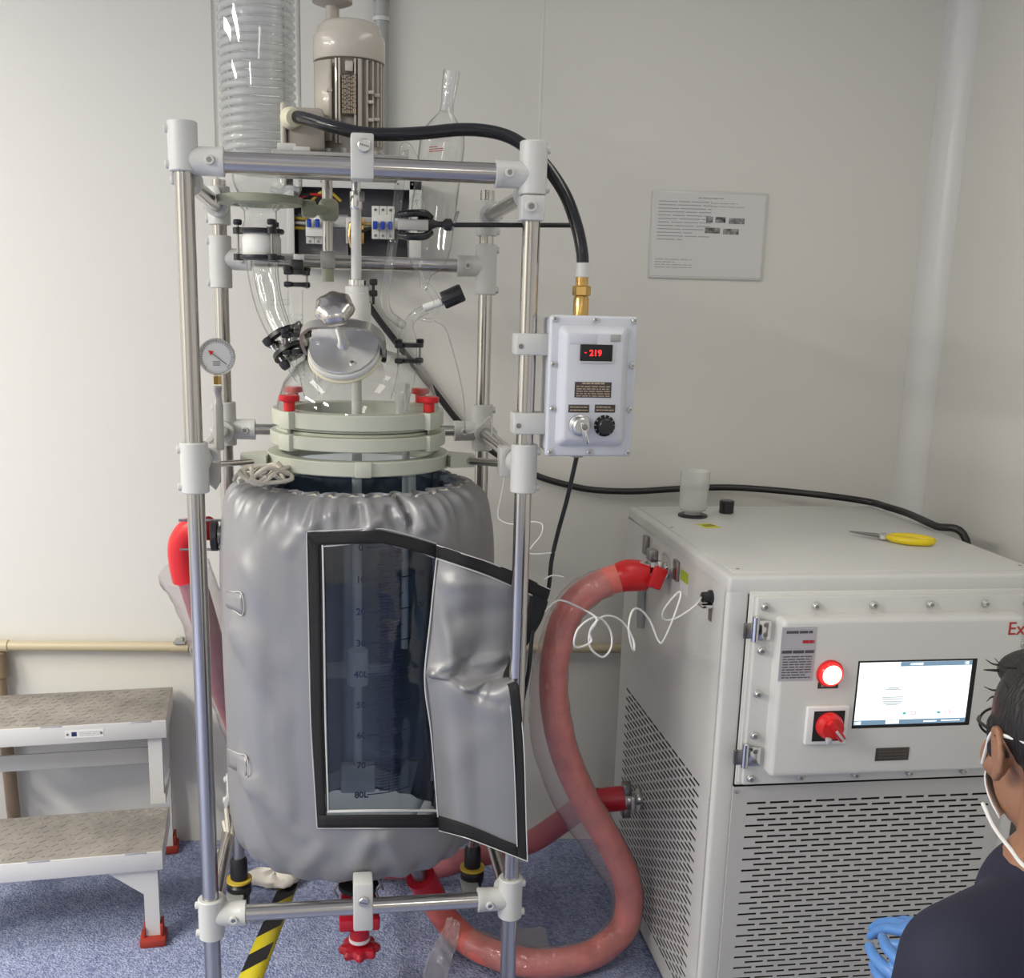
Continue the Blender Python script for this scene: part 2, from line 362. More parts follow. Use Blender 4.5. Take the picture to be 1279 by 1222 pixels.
# beige pipe along the wall
pz = .6665
t = thing('wall_pipe', 'beige plastic pipe running along the back wall near the floor', 'pipe', (-1.3, WY-.03, 0))
MB().cyl((-2.0, WY-.03, pz), (-.722, WY-.03, pz), .0155).cyl((-.722, WY-.03, pz), (.75, WY-.03, pz+.003), .0135).build('pipe', X['pipe'], t)
MB().cyl((-1.34, WY-.03, pz), (-1.262, WY-.03, pz), .0185, ch=.002).build('coupling', X['pipe'], t)
MB().cyl((-1.30, WY-.032, pz-.02), (-1.295, WY-.032, pz-.10), .026, ch=.003).cyl((-1.297, WY-.032, pz-.10), (-1.285, WY-.032, .02), .020).build('drop_pipe', X['pipedk'], t)
MB().cyl((-.775, WY-.03, pz), (-.722, WY-.03, pz), .0172, ch=.001).build('coupling', X['pipe'], t)
MB().box2((-.765, WY-.052, pz+.0155), (-.73, WY-.01, pz+.022)).cyl((-.74, WY-.035, pz+.02), (-.74, WY-.035, pz+.033), .006).build('pipe_clip', X['metalgrey'], t)
# notice
nx0, nx1, nz0, nz1 = .639, .976, 1.8, 2.044
t = thing('notice', 'white printed instruction notice framed on the back wall', 'notice', (.8075, WY, nz0))
MB().box2((nx0, WY-.007, nz0), (nx1, WY-.0005, nz1), bev=.001).build('frame', X['board'], t)
MB().box2((nx0+.006, WY-.008, nz0+.007), (nx1-.006, WY-.0071, nz1-.006)).build('sheet', X['sheet'], t)
mb = MB(); E1, E3 = V(1, 0, 0), V(0, 0, 1); yy = WY-.0081
scribble(mb, (.81, yy, 2.026), E1, E3, .075, .006, 1, 1, .5)
scribble(mb, (.735, yy, 1.962), E1, E3, .155, .115, 12, .55, .26, (.2, .5)); scribble(mb, (.86, yy, 2.008), E1, E3, .10, .018, 2, .6, .2)
scribble(mb, (.71, yy, 1.842), E1, E3, .11, .03, 4, .8, .26)
mb.build('print', X['ink'], t)
for (x0, x1, z) in ((.799, .819, 1.967), (.826, .856, 1.967), (.866, .912, 1.965), (.797, .842, 1.937), (.851, .897, 1.935)):
    MB().box2((x0, WY-.0086, z-.008), (x1, WY-.0081, z+.008)).build('photo_print', X['photo'], t)

# ------------------------------------------------------------------ reactor stand
S, D = .66, .63
def G(): return MB(M_RIG)
def rw(a, b, z): return M_RIG @ V(a, b, z)
ZT, ZM, ZB, ZR = 1.957, 1.3855, .3991, 1.805
stand = thing('reactor_stand', 'polished steel tube stand with white cast joints around the glass reactor', 'stand', rw(S/2, D/2, 0), RA)
PR = .0177
posts = [(0, 0, 2.02, .012), (S, 0, 2.01, .012), (0, D, 1.99, .15), (S, D, 1.99, .15)]
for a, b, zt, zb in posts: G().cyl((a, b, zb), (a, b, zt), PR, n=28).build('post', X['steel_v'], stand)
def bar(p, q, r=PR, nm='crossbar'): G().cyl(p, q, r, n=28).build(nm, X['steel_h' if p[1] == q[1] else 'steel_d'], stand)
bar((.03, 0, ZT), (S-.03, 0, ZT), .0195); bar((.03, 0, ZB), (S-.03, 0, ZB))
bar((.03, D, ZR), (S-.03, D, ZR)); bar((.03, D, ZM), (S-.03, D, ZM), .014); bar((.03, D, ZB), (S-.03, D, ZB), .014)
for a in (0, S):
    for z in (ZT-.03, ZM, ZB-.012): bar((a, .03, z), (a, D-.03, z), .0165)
def joint(a, b, z0, z1, arms, pads=1):
    """cast tee: vertical sleeve, collar rims, side sockets with a grub screw each"""
    m = G(); r = .0272
    m.lathe((a, b, z0), (0, 0, 1), [(r-.002, 0), (r, .002), (r, z1-z0-.002), (r-.002, z1-z0)], 28)
    j = m.build('pipe_joint', X['white'], stand)
    for ax, zz in arms:
        ax = Vector(ax); c = V(a, b, zz)
        G().lathe(c+ax*.008, ax, [(.024, 0), (.0262, .028), (.0262, .052), (.0268, .053), (.0268, .066), (.0205, .067)], 24).build('socket', X['white'], j)
        scr = V(0, -1, 0) if abs(ax.x) > .5 else V(-1 if a < .3 else 1, 0, 0)
        p = c+ax*.05+scr*.024
        G().lathe(p, scr, [(.009, 0), (.009, .006), (.0082, .007), (.005, .007), (.0045, .004)], 14).build('screw', X['white'], j)
        G().lathe(p, scr, [(.0045, .0045), (.0045, .0052), (.001, .0052)], 8).build('screw_core', X['darksteel'], j)
    sx = -1 if a < .3 else 1
    for zz in (z0+.012, z1-.014):
        G().lathe((a+sx*.024, b-.004, zz), (sx, 0, 0), [(.0085, 0), (.0085, .007), (.007, .0085)], 14).build('screw', X['white'], j)
L_, R2, B_ , F_ = (-1, 0, 0), (1, 0, 0), (0, 1, 0), (0, -1, 0)
joint(0, 0, 1.937, 2.026, [(R2, ZT), (B_, ZT-.03)]); joint(S, 0, 1.92, 2.019, [(L_, ZT), (B_, ZT-.03)])
joint(0, 0, 1.332, 1.432, [(B_, ZM)]); joint(S, 0, 1.332, 1.432, [(B_, ZM)])
joint(0, 0, .347, .44, [(R2, ZB), (B_, ZB-.012)]); joint(S, 0, .355, .452, [(L_, ZB), (B_, ZB-.012)])
joint(0, D, 1.885, 1.975, [(F_, ZT-.03)]); joint(S, D, 1.88, 1.965, [(F_, ZT-.03)])
joint(0, D, 1.735, 1.86, [(R2, ZR)]); joint(S, D, 1.735, 1.86, [(L_, ZR)])
joint(0, D, 1.345, 1.455, [(R2, ZM), (F_, ZM)]); joint(S, D, 1.335, 1.455, [(L_, ZM), (F_, ZM)])
joint(0, D, .35, .44, [(R2, ZB), (F_, ZB-.012)]); joint(S, D, .35, .44, [(L_, ZB), (F_, ZB-.012)])
# clamp blocks on the bars and on the right post
def block(c, sz, bolt=None, nm='clamp_block', m='white'):
    k = G().box(c, sz, None, .004).build(nm, X[m], stand)
    if bolt:
        bp, bd, br = bolt
        G().lathe(bp, bd, [(br, 0), (br, .006), (br*.85, .008)], 18).build('bolt', X['brush'], k)
        bd = Vector(bd); G().box(Vector(bp)+bd*.0085, (br*1.5, .0015, br*.22) if abs(bd.y) > .5 else (.0015, br*1.5, br*.22), Matrix.Rotation(.25, 3, 'Y')).build('bolt_slot', X['darksteel'], k)
    return k
block((.3295, -.002, 1.975), (.043, .058, .082), ((.333, -.031, 1.993), (0, -1, 0), .0125))
block((.3285, -.002, .413), (.043, .058, .114), ((.329, -.031, .43), (0, -1, 0), .0115))
kb = block((S-.002, -.002, 1.894), (.046, .056, .047), None)
G().lathe((S-.008, -.030, 1.896), (0, -1, 0), [(.0115, 0), (.0115, .006), (.010, .0075), (.006, .0075)], 18).build('bolt', X['white'], kb)
G().lathe((S-.008, -.036, 1.896), (0, -1, 0), [(.0062, 0), (.0062, .0022)], 10).build('bolt_core', X['darksteel'], kb)
for z in (1.634, 1.476):
    k = G().box((S+.006, .0, z), (.068, .052, .043), None, .004).build('clamp_block', X['white'], stand)
    G().lathe((S-.018, -.026, z-.004), (0, -1, 0), [(.005, 0), (.005, .0012)], 12).build('screw_hole', X['darksteel'], k)
# side clamps that hold the support ring
k = G().box((S-.002, .165, ZM-.012), (.05, .05, .066), None, .004).build('ring_clamp', X['white'], stand)
G().lathe((S-.004, .14, ZM), (0, -1, 0), [(.021, 0), (.021, .003), (.018, .004)], 24).build('clamp_bush', X['white'], k)
k = G().prism([(-.002, .05, ZM-.002), (.042, .05, ZM-.002), (.042, .05, ZM-.045), (.034, .05, ZM-.058), (.02, .05, ZM-.045)], (0, .03, 0)).build('bracket', X['metalgrey'], stand)
G().box((0.004, .19, ZM-.014), (.05, .05, .06), None, .004).build('ring_clamp', X['white'], stand)
G().cyl((.01, .2, 1.358), (.135, .27, 1.358), .0065).build('support_rod', X['steel'], stand)
G().cyl((.56, .27, 1.360), (S-.01, .17, 1.366), .0085).build('support_rod', X['steel'], stand)
# rear column that carries the motor and the condenser arm
G().cyl((.262, .5, ZR-.02), (.262, .5, 2.03), .0125, n=24).build('column', X['steel'], stand)
G().box((.262, .565, ZR), (.034, .16, .04), None, .003).build('column_clamp', X['metalgrey'], stand)
G().cyl((.262, .5, ZR-.05), (.262, .5, ZR-.02), .014).build('column_foot', X['olive'], stand)
G().box((.265, .495, 1.918), (.046, .05, .05), None, .014, 4).build('arm_clamp', X['olive'], stand)
G().box2((.16, .02, ZT+.0195), (.42, .42, ZT+.029), bev=.002).build('motor_plate', X['metalgrey'], stand)
G().box2((.17, .035, ZT+.029), (.205, .09, ZT+.044), bev=.002).box2((.20, .03, ZT+.029), (.232, .075, ZT+.038), bev=.002).build('plate_lug', X['white'], stand)
# casters and levelling feet under the rear posts
for a, b in ((0, D), (S, D)):
    cst = G().lathe((a, b, .075), (0, 0, 1), [(.030, 0), (.034, .01), (.034, .03), (.024, .042), (.022, .05), (.0245, .052), (.024, .105), (.019, .115)], 24).build('caster', X['black'], stand)
    G().lathe((a, b, .118), (0, 0, 1), [(.0355, 0), (.0355, .006)], 28).build('yellow_ring', X['wirey'], cst, label='thin yellow ring')
    G().box((a-.01, b-.035, .082), (.05, .085, .018), None, .006).build('brake_pedal', X['grey'], cst)
    for sx in (-1, 1): G().box((a+sx*.022, b+.01, .06), (.005, .06, .06), None, .004).build('fork', X['black'], cst)
    G().lathe((a-.016, b+.02, .0325), (1, 0, 0), [(.012, 0), (.03, .001), (.0325, .005), (.0325, .027), (.03, .031), (.012, .032)], 24).build('wheel', X['rubber'], cst)
for a, b in ((0, 0), (S, 0)):
    G().lathe((a, b, 0), (0, 0, 1), [(.032, 0), (.034, .003), (.034, .012), (.02, .022), (.019, .03)], 24).build('foot_pad', X['black'], stand)
# ------------------------------------------------------------------ quilted jacket around the vessel
AC, BC, RX, RY = .329, .32, .318, .300
JP = [(.432, .70), (.424, .80), (.430, .89), (.452, .945), (.50, .985), (.62, 1.0), (.85, 1.005), (1.08, 1.0), (1.17, .99), (1.23, .965), (1.268, .925), (1.292, .87), (1.303, .81), (1.305, .765), (1.29, .74)]
def jprof(t):   # t 0..1 along the profile -> (z, s)
    k = t*(len(JP)-1); i = min(int(k), len(JP)-2); f = k-i
    p = [JP[max(0, i-1)], JP[i], JP[i+1], JP[min(len(JP)-1, i+2)]]
    def cm(c): a0, a1, a2, a3 = [q[c] for q in p]; return .5*(2*a1+(a2-a0)*f+(2*a0-5*a1+4*a2-a3)*f*f+(3*a1-a0-3*a2+a3)*f**3)
    return cm(0), cm(1)
def sm(x, a, b):
    x = min(1, max(0, (x-a)/(b-a))); return x*x*(3-2*x)
def ridge(th, z, t0, z0, t1, z1, w):    # soft fold along a segment on the unrolled cloth
    ax, az = (t1-t0)*.31, z1-z0; px, pz = (th-t0)*.31, z-z0; L2 = ax*ax+az*az
    k = min(1, max(0, (px*ax+pz*az)/L2)); d = math.hypot(px-ax*k, pz-az*k)
    return math.exp(-(d/w)**2)*(1-.6*k)
FOLDS = [(-1.02, .99, -.5, .83, .022, .010), (-1.0, 1.0, -.35, .93, .02, .007), (-1.0, .68, -.45, .555, .018, .009), (-.95, .66, -.5, .61, .014, .007), (-.9, .64, -.6, .50, .016, .006),
         (.12, 1.27, -.15, 1.21, .014, .010), (.22, 1.28, .34, 1.19, .016, -.014), (.30, 1.27, .42, 1.18, .014, .012), (-.25, 1.28, -.5, 1.2, .016, .008), (-.7, 1.29, -.85, 1.17, .02, -.008),
         (.05, .55, -.12, .44, .022, .010), (.16, .55, .30, .44, .02, .009), (-.3, .52, -.5, .45, .02, .006), (.6, 1.28, .75, 1.15, .02, .007), (-.02, 1.285, .0, 1.25, .012, -.012), (.33, 1.30, .36, 1.19, .009, -.022), (.40, 1.30, .47, 1.2, .012, .010), (.48, 1.29, .62, 1.19, .012, .008), (-.62, .80, -.56, .60, .03, .008), (-.9, 1.15, -.62, 1.05, .03, .006)]
def jdisp(th, z):
    n = noise.noise(V(th*1.3+3, z*2.2, .3))*.012+noise.noise(V(th*4.5, z*4.5, 2.1))*.005
    top = sm(z, 1.21, 1.295)
    pl = math.sin(th*30+3.5*noise.noise(V(th*3, 0, 5)))*.009+math.sin(th*53+2*noise.noise(V(th*5, 0, 9)))*.004
    n += pl*top*(.7+.6*noise.noise(V(th*2, 4, 1)))
    bot = sm(z, .50, .43); n += math.sin(th*24+2*noise.noise(V(th*3, 1, 2)))*.005*bot
    for f in FOLDS: n += ridge(th, z, *f[:5])*f[5]*1.5
    flat = sm(th, -.52, -.40)*sm(th, .62, .5)*sm(z, .55, .60)*sm(z, 1.25, 1.22)   # cloth is pulled flat round the window
    return n*(1-.85*flat)
def jpos(th, z, s, off=0):
    d = jdisp(th, z)+off
    return V(AC+(RX*s+d)*math.sin(th), BC-(RY*s+d)*math.cos(th), z)
def szat(z):
    for i in range(len(JP)*8-8):
        t0, t1 = i/(len(JP)*8-8), (i+1)/(len(JP)*8-8)
        z0, s0 = jprof(t0); z1, s1 = jprof(t1)
        if z0 <= z <= z1 and t0 > .15: return s0+(s1-s0)*(z-z0)/max(1e-9, z1-z0)
    return 1.0
def jth(a, b): return math.atan2((a-AC)/RX, (BC-b)/RY)
def jp(px, py, off=.0):
    """point on the jacket's front seen at a pixel of the photo, lifted off the cloth by off"""
    b = .03
    for _ in range(8):
        q = rp(px, py, b); s = szat(q.z); x = max(-.97, min(.97, (q.x-AC)/(RX*s))); th = math.asin(x); b = jpos(th, q.z, s, off).y
    q = rp(px, py, b); return q
HOLE = [(392, 674), (470, 673), (541, 690), (541, 1022), (403, 1024)]
def inpoly(x, y, P):
    c = False; j = len(P)-1
    for i in range(len(P)):
        if (P[i][1] > y) != (P[j][1] > y) and x < (P[j][0]-P[i][0])*(y-P[i][1])/(P[j][1]-P[i][1])+P[i][0]: c = not c
        j = i
    return c
HL = []   # the window opening on the unrolled cloth
for px, py in HOLE: q = jp(px, py); HL.append((jth(q.x, q.y), q.z))
jacket = thing('insulating_jacket', 'silver cloth insulating jacket with a black-edged window wrapped round the reactor vessel', 'insulating jacket', rw(AC, BC, .43), RA)
def jmesh(off, nth=288, nz=120):
    G_ = []
    for i in range(nz+1):
        row = []; z, s = jprof(i/nz)
        for j in range(nth):
            th = -PI+2*PI*j/nth
            row.append(None if (inpoly(th, z, HL) and s > .9) else jpos(th, z, s, off))
        G_.append(row)
    m = G(); m.grid(G_, True); return m
jmesh(0).build('cloth', X['silver'], jacket, angle=80)
jmesh(-.012, 180, 70).build('lining', X['lining'], jacket, angle=80)
def strip(name, m, outer, inner, off, n=14, th=.0022, parent=None, fn=jp):
    def samp(P, k):
        L = [0]
        for i in range(len(P)-1): L.append(L[-1]+math.dist(P[i], P[i+1]))
        t = k*L[-1]
        for i in range(len(P)-1):
            if t <= L[i+1]+1e-9: f = (t-L[i])/(L[i+1]-L[i]); return [P[i][c]+(P[i+1][c]-P[i][c])*f for c in (0, 1)]
    gr = []
    for i in range(n+1):
        o, q = samp(outer, i/n), samp(inner, i/n)
        gr.append([fn(o[0]+(q[0]-o[0])*k/3, o[1]+(q[1]-o[1])*k/3, off) for k in range(4)])
    mb = G(); mb.grid(gr); return mb.build(name, m, parent or jacket, solid=th, off=0)
TOPO, TOPI = [(384, 666), (432, 664), (478, 663), (512, 671), (546, 681)], [(384, 680), (432, 680), (478, 679), (512, 687), (546, 697)]
strip('hook_tape', X['velcro'], TOPO, TOPI, .0045)
strip('hook_tape', X['velcro'], [(384, 668), (386, 760), (389, 900), (395, 1000), (397, 1033)], [(398, 678), (400, 760), (402, 900), (406, 1000), (408, 1020)], .004, 20)
strip('hook_tape', X['velcro'], [(397, 1034), (470, 1034), (548, 1034)], [(397, 1019), (470, 1018), (548, 1018)], .005)
def ptube(name, m, pts, off, r, parent=None, fn=jp): 
    mb = G(); mb.tube([fn(x, y, off) for x, y in pts], r, 8, 5); return mb.build(name, m, parent or jacket)
ptube('piping', X['piping'], [(384, 664), (432, 662), (478, 661), (512, 669), (545, 679)], .006, .0012)
ptube('piping', X['piping'], [(383, 666), (385, 760), (388, 900), (394, 1000), (396, 1034)], .006, .0012)
ptube('piping', X['piping'], [(396, 1035), (470, 1035), (548, 1035)], .006, .0012)
for x0 in (0, 5):
    ptube('piping', X['piping'] if x0 else X['velcro'], [(400+x0*.6, 684-x0*.6), (402+x0*.5, 760), (404+x0*.5, 900), (408+x0*.3, 1000), (409, 1014)], .002, .0022)
ptube('piping', X['piping'], [(409, 1014), (470, 1013), (546, 1013)], .002, .0035)
ptube('piping', X['piping'], [(402, 683), (440, 679), (460, 672), (475, 670), (490, 681), (520, 688), (542, 697)], .001, .0016)
# clear window sheet
gr = []
for i in range(25):
    y0 = [681, 1016]; row = []
    for j in range(13):
        u, v = j/12, i/24; xl = 398+10*v; x = xl+(546-xl)*u; yt = 676-4*math.exp(-((u-.5)/.13)**2)+max(0, u-.55)*38; y = yt+(1016-yt)*v
        row.append(jp(x, y, -.004+.003*noise.noise(V(u*3, v*4, 0))))
    gr.append(row)
m = G(); m.grid(gr); m.build('window_sheet', X['pvc'], jacket, angle=80)
# opened window flap, hinged right of the window; its upper half hangs behind the stand post
ROWS = [[(545, 681, None), (575, 691, .03), (605, 701, .038), (640, 714, .036), (686, 736, .048)],
        [(545, 697, None), (575, 707, .03), (605, 717, .038), (638, 731, .038), (682, 751, .052)],
        [(541, 735, None), (575, 740, .022), (606, 748, .034), (636, 760, .040), (674, 775, .055)],
        [(536, 785, None), (570, 788, .018), (602, 795, .036), (630, 805, .040), (660, 800, .060)],
        [(530, 838, None), (562, 838, .016), (590, 838, .028), (616, 842, .030), (637, 843, .020)],
        [(532, 858, None), (560, 862, .006), (590, 876, -.004), (618, 868, -.020), (646, 856, -.030)],
        [(537, 900, None), (565, 902, .006), (595, 912, -.008), (622, 912, -.022), (651, 905, -.032)],
        [(542, 960, None), (570, 964, .004), (598, 968, -.010), (626, 974, -.022), (654, 980, -.032)],
        [(546, 1010, None), (572, 1018, .006), (600, 1028, -.008), (628, 1040, -.020), (656, 1050, -.030)],
        [(548, 1035, None), (574, 1042, .006), (602, 1052, -.008), (630, 1062, -.020), (657, 1073, -.030)]]
FP = [[(jp(x, y, .004) if b is None else rp(x, y, b)) for x, y, b in r] for r in ROWS]
def cm4(p0, p1, p2, p3, t): return .5*((2*p1)+(p2-p0)*t+(2*p0-5*p1+4*p2-p3)*t*t+(3*p1-p0-3*p2+p3)*t**3)
def spl(P, t):
    k = t*(len(P)-1); i = max(0, min(int(k), len(P)-2)); f = k-i
    p1, p2 = P[i], P[i+1]; p0 = P[i-1] if i else p1*2-p2; p3 = P[i+2] if i+2 < len(P) else p2*2-p1
    return cm4(p0, p1, p2, p3, f)
FFOLD = [(.06, .452, .52, .515, .014, .011), (.06, .448, .40, .40, .012, .008), (.42, .505, .86, .452, .013, .013), (.30, .475, .80, .60, .016, -.010), (.50, .42, .85, .36, .016, .008), (.70, .50, .62, .56, .012, .008), (.15, .20, .75, .13, .03, .008), (.25, .30, .8, .22, .03, -.008), (.2, .75, .7, .66, .04, .006)]
def flap(u, v, off=0):
    p = spl([spl(r, u) for r in FP], v)
    cz = .0
    w = math.exp(-((v-.46)/.10)**2)
    cz += w*.012*math.sin(u*9+1.0)*math.cos((v-.46)*26+u*3)*(u*(1-u)*4)
    cz += .006*noise.noise(V(u*2.2, v*5, 7))*(u*(1-u)*4)
    cz += .014*math.exp(-((u*.9+.25-v*1.15)/.06)**2)*sm(v, .12, .3)*sm(v, .5, .4)*(u*(1-u)*4)
    for f in FFOLD: cz += ridge(u, v, *f[:5])*f[5]*(sm(u, 0, .08)*sm(u, 1, .9))
    return p+V(0, -off-cz, 0)
def fgrid(u0, u1, v0, v1, nu, nv, off): return [[flap(u0+(u1-u0)*j/nu, v0+(v1-v0)*i/nv, off) for j in range(nu+1)] for i in range(nv+1)]
m = G(); m.grid(fgrid(0, 1, 0, 1, 60, 130, 0)); fl = m.build('window_flap', X['silver'], jacket, angle=80, solid=.004, off=0)
for (u0, u1, v0, v1, nu, nv) in ((0, 1, -.005, .105, 20, 4), (.89, 1.01, .105, .46, 4, 24), (.905, 1.01, .525, 1.005, 4, 40), (0, .905, .915, 1.005, 20, 4)):
    m = G(); m.grid(fgrid(u0, u1, v0, v1, nu, nv, .0045)); m.build('hook_tape', X['velcro'], fl, solid=.002, off=0)
def fline(pts, r=.0013):
    m = G(); m.tube([flap(u, v, .0062) for u, v in pts], r, 8, 6); m.build('piping', X['piping'], fl)
fline([(0, -.005), (.3, -.005), (.6, -.005), (1.0, -.005)]); fline([(0, .112), (.3, .112), (.6, .112), (.9, .112)])
fline([(.90, .53), (.90, .65), (.90, .8), (.90, .92)]); fline([(0, 1.005), (.3, 1.005), (.6, 1.005), (1.01, 1.005)]); fline([(1.012, .53), (1.012, .7), (1.012, .85), (1.012, 1.005)])
fline([(.0, .11), (.0, .3), (.0, .5), (.0, .7), (.0, .92)], .0018)
# belt loops on the left side, pull tabs, draw cord
for pa in ([(279, 737), (302, 742), (303, 768), (280, 757)], [(285, 936), (308, 946), (309, 970), (286, 958)]):
    lp = strip('belt_loop', X['silver'], [pa[0], pa[1]], [pa[3], pa[2]], .015, 8, .003)
    ptube('loop_seam', X['piping'], [pa[0], ((pa[0][0]+pa[1][0])/2, (pa[0][1]+pa[1][1])/2), pa[1], pa[2], ((pa[2][0]+pa[3][0])/2, (pa[2][1]+pa[3][1])/2), pa[3]], .0175, .0012, lp)
m = G()
for j in range(2):
    m.tube([jpos(-PI+2*PI*k/90, 1.30, .752+.012*math.sin(k*1.7+j*2), .004)+V(0, 0, .006*math.sin(k*2.3+j)) for k in range(90)], .0035, 6, 3, closed=True)
m.build('draw_cord', X['rope'], jacket)
m = G(); kc = rp(332, 597, .17)
for k in range(4):
    a0 = k*1.7; m.tube([kc+V(.045*math.cos(a0+i*1.25)+.015*math.sin(i*3+k), .03*math.sin(a0+i*1.25), .008+.018*math.sin(i*1.9+k)) for i in range(6)], .0048, 8, 6)
m.tube([rp(346, 577, .16), rp(350, 583, .16), rp(340, 590, .16), rp(330, 596, .15), rp(300, 592, .2), rp(292, 600, .22)], .0045, 8)
m.build('cord_knot', X['rope'], jacket)
# ruffled hem standing up round the neck
m = G(); gr = [[], []]
for k in range(240):
    th = -PI+2*PI*k/240; w = .008*math.sin(th*34+3*noise.noise(V(th*4, 0, 3)))+.006*math.sin(th*61)
    gr[0].append(jpos(th, 1.298, .752, 0)); gr[1].append(jpos(th, 1.312+.008*noise.noise(V(th*9, 2, 2)), .735, w))
m.grid(gr, True); m.build('ruffle', X['silver'], jacket, solid=.0025, angle=80)
# ties hanging at the lower rear left
m = G()
for k, (x0, x1) in enumerate(((283, 270), (287, 276), (280, 262))):
    m.tube([rp(x0, 1010+k*8, .40), rp(x0+2, 1050, .36), rp(x1, 1085, .34), rp(x1-4, 1125+k*6, .33)], .006, 8)
m.build('tie_cord', X['rope'], jacket)

# ------------------------------------------------------------------ glass reactor vessel
vessel = thing('glass_reactor', 'jacketed clear glass reactor vessel with ring-clamped domed lid and steel hatch', 'reactor', rw(AC, BC, .30), RA)
ax = V(AC, BC, 0)
def zl(y, b=BC, x=448): return rp(x, y, b).z
G().lathe(ax, (0, 0, 1), [(.03, .345), (.04, .36), (.10, .385), (.16, .42), (.192, .48), (.197, .54), (.197, 1.28), (.19, 1.32), (.196, 1.338), (.21, 1.343)], 72, (False, False)).build('outer_glass', X['glassv'], vessel)
G().lathe(ax, (0, 0, 1), [(.028, .345), (.035, .40), (.09, .425), (.14, .46), (.168, .52), (.172, .58), (.172, 1.30), (.18, 1.385), (.19, 1.395)], 72, (False, False)).build('inner_glass', X['glassv'], vessel)
G().lathe(ax, (0, 0, 1), [(.19, 1.44), (.186, 1.462), (.182, 1.49), (.168, 1.53), (.142, 1.565), (.105, 1.592), (.06, 1.605), (.036, 1.612), (.032, 1.63), (.032, 1.66)], 72, (False, False)).build('lid_glass', X['glass'], vessel)
def ring(r0, r1, z0, z1, m, nm, parent=vessel):
    return G().lathe(ax, (0, 0, 1), [(r0, z0), (r1-.002, z0), (r1, z0+.002), (r1, z1-.002), (r1-.002, z1), (r0, z1)], 80, (False, False)).build(nm, m, parent)
r1 = G(); 
def ring2(R0, R1, z0, z1, nm):
    m = G(); n = 80; rr = []
    for k in range(n):
        t = 2*PI*k/n; c, s = math.cos(t), math.sin(t)
        rr.append([ax+V(c*r, s*r, z) for r, z in ((R0, z0), (R1-.002, z0), (R1, z0+.002), (R1, z1-.002), (R1-.002, z1), (R0, z1))])
    m.rings(rr, closed=True); return m.build(nm, X['cream'], vessel)
ra = ring2(.150, .195, 1.439, 1.473, 'flange_ring'); rb = ring2(.150, .200, 1.395, 1.424, 'flange_ring'); rc = ring2(.175, .208, 1.344, 1.375, 'support_ring')
ring2(.15, .186, 1.424, 1.4315, 'gasket'); ring2(.15, .186, 1.4335, 1.439, 'gasket')
# support ring ears and front lug
for s in (-1, 1):
    G().prism([(AC+s*.205, BC-.085, 1.346), (AC+s*.262, BC-.07, 1.346), (AC+s*.262, BC-.03, 1.346), (AC+s*.19, BC+.02, 1.346)], (0, 0, .027)).build('ring_ear', X['cream'], rc)
G().box((AC+.005, BC-.210, 1.3605), (.036, .012, .034), None, .003).build('ring_lug', X['cream'], rc)
# clamp bolts with red tee knobs round the flange
for ang in (-52, 52, 128, -128):
    t = R_(ang); c = ax+V(.192*math.sin(t), -.192*math.cos(t), 0); rz = Matrix.Rotation(t, 3, 'Z')
    bk = G().box(c+V(0, 0, 1.456), (.040, .034, .038), rz, .003).build('flange_block', X['cream'], vessel)
    G().box(c+V(0, 0, 1.408), (.040, .034, .036), rz, .003).build('lower_block', X['cream'], bk)
    G().cyl(c+V(0, 0, 1.39), c+V(0, 0, 1.49), .005, n=12).build('bolt', X['darksteel'], bk)
    kn = G().lathe(c+V(0, 0, 1.476), (0, 0, 1), [(.0125, 0), (.0125, .019), (.021, .021), (.0225, .023), (.0225, .032), (.021, .0335)], 24).build('red_knob', X['red'], vessel, label='red plastic tee knob')
# tubes through the lid seen inside the glass
G().cyl((AC+.108, BC-.02, .9), (AC+.108, BC-.02, 1.53), .0085).build('dip_tube', X['ptfe'], vessel)
G().cyl((AC+.12, BC-.10, 1.20), (AC+.115, BC-.11, 1.345), .009).build('overflow_tube', X['ptfe'], vessel)
# graduation printed on the inner vessel, numbers 0 to 80L
gy = {0: 684, 1: 725, 2: 764, 3: 804, 4: 842, 5: 881, 6: 918, 7: 955, 8: 992}
rg = .1976
def vp(a, z, off=0): x = (a-AC)/rg; x = max(-.95, min(.95, x)); t = math.asin(x); return V(AC+(rg+off)*math.sin(t), BC-(rg+off)*math.cos(t), z)
bv = BC-rg
z0, z8 = rp(480, 684, bv).z, rp(480, 992, bv).z
m = G()
def tick(a0, a1, z, h=.0011):
    n = 6; m.grid([[vp(a0+(a1-a0)*i/n, z-h, .0006) for i in range(n+1)], [vp(a0+(a1-a0)*i/n, z+h, .0006) for i in range(n+1)]])
am = rp(489, 840, bv).x
for k in range(81):
    z = z0+(z8-z0)*k/80
    if k % 10 == 0: tick(am-.055, am+.045, z, .0013)
    elif k % 5 == 0: tick(am-.034, am+.026, z)
    else: tick(am-.026, am+.018, z)
for da in (-.004, .004): m.grid([[vp(am+da-.001, z0, .0006), vp(am+da+.001, z0, .0006)], [vp(am+da-.001, z8, .0006), vp(am+da+.001, z8, .0006)]])
m.build('graduation_scale', X['blueink'], vessel)
for k in range(9):
    z = z0+(z8-z0)*k/8; s = '0' if k == 0 else f'{k*10}'+('L' if k in (4, 8) else '')
    p = vp(rp(451, 840, bv).x, z, .001); n = V(p.x-AC, p.y-BC, 0).normalized(); rgt = V(0, 0, 1).cross(n)
    text('scale_number', s, .021, M_RIG @ face_frame(p, rgt, (0, 0, 1)), X['blueink'], vessel, bold=.0006)
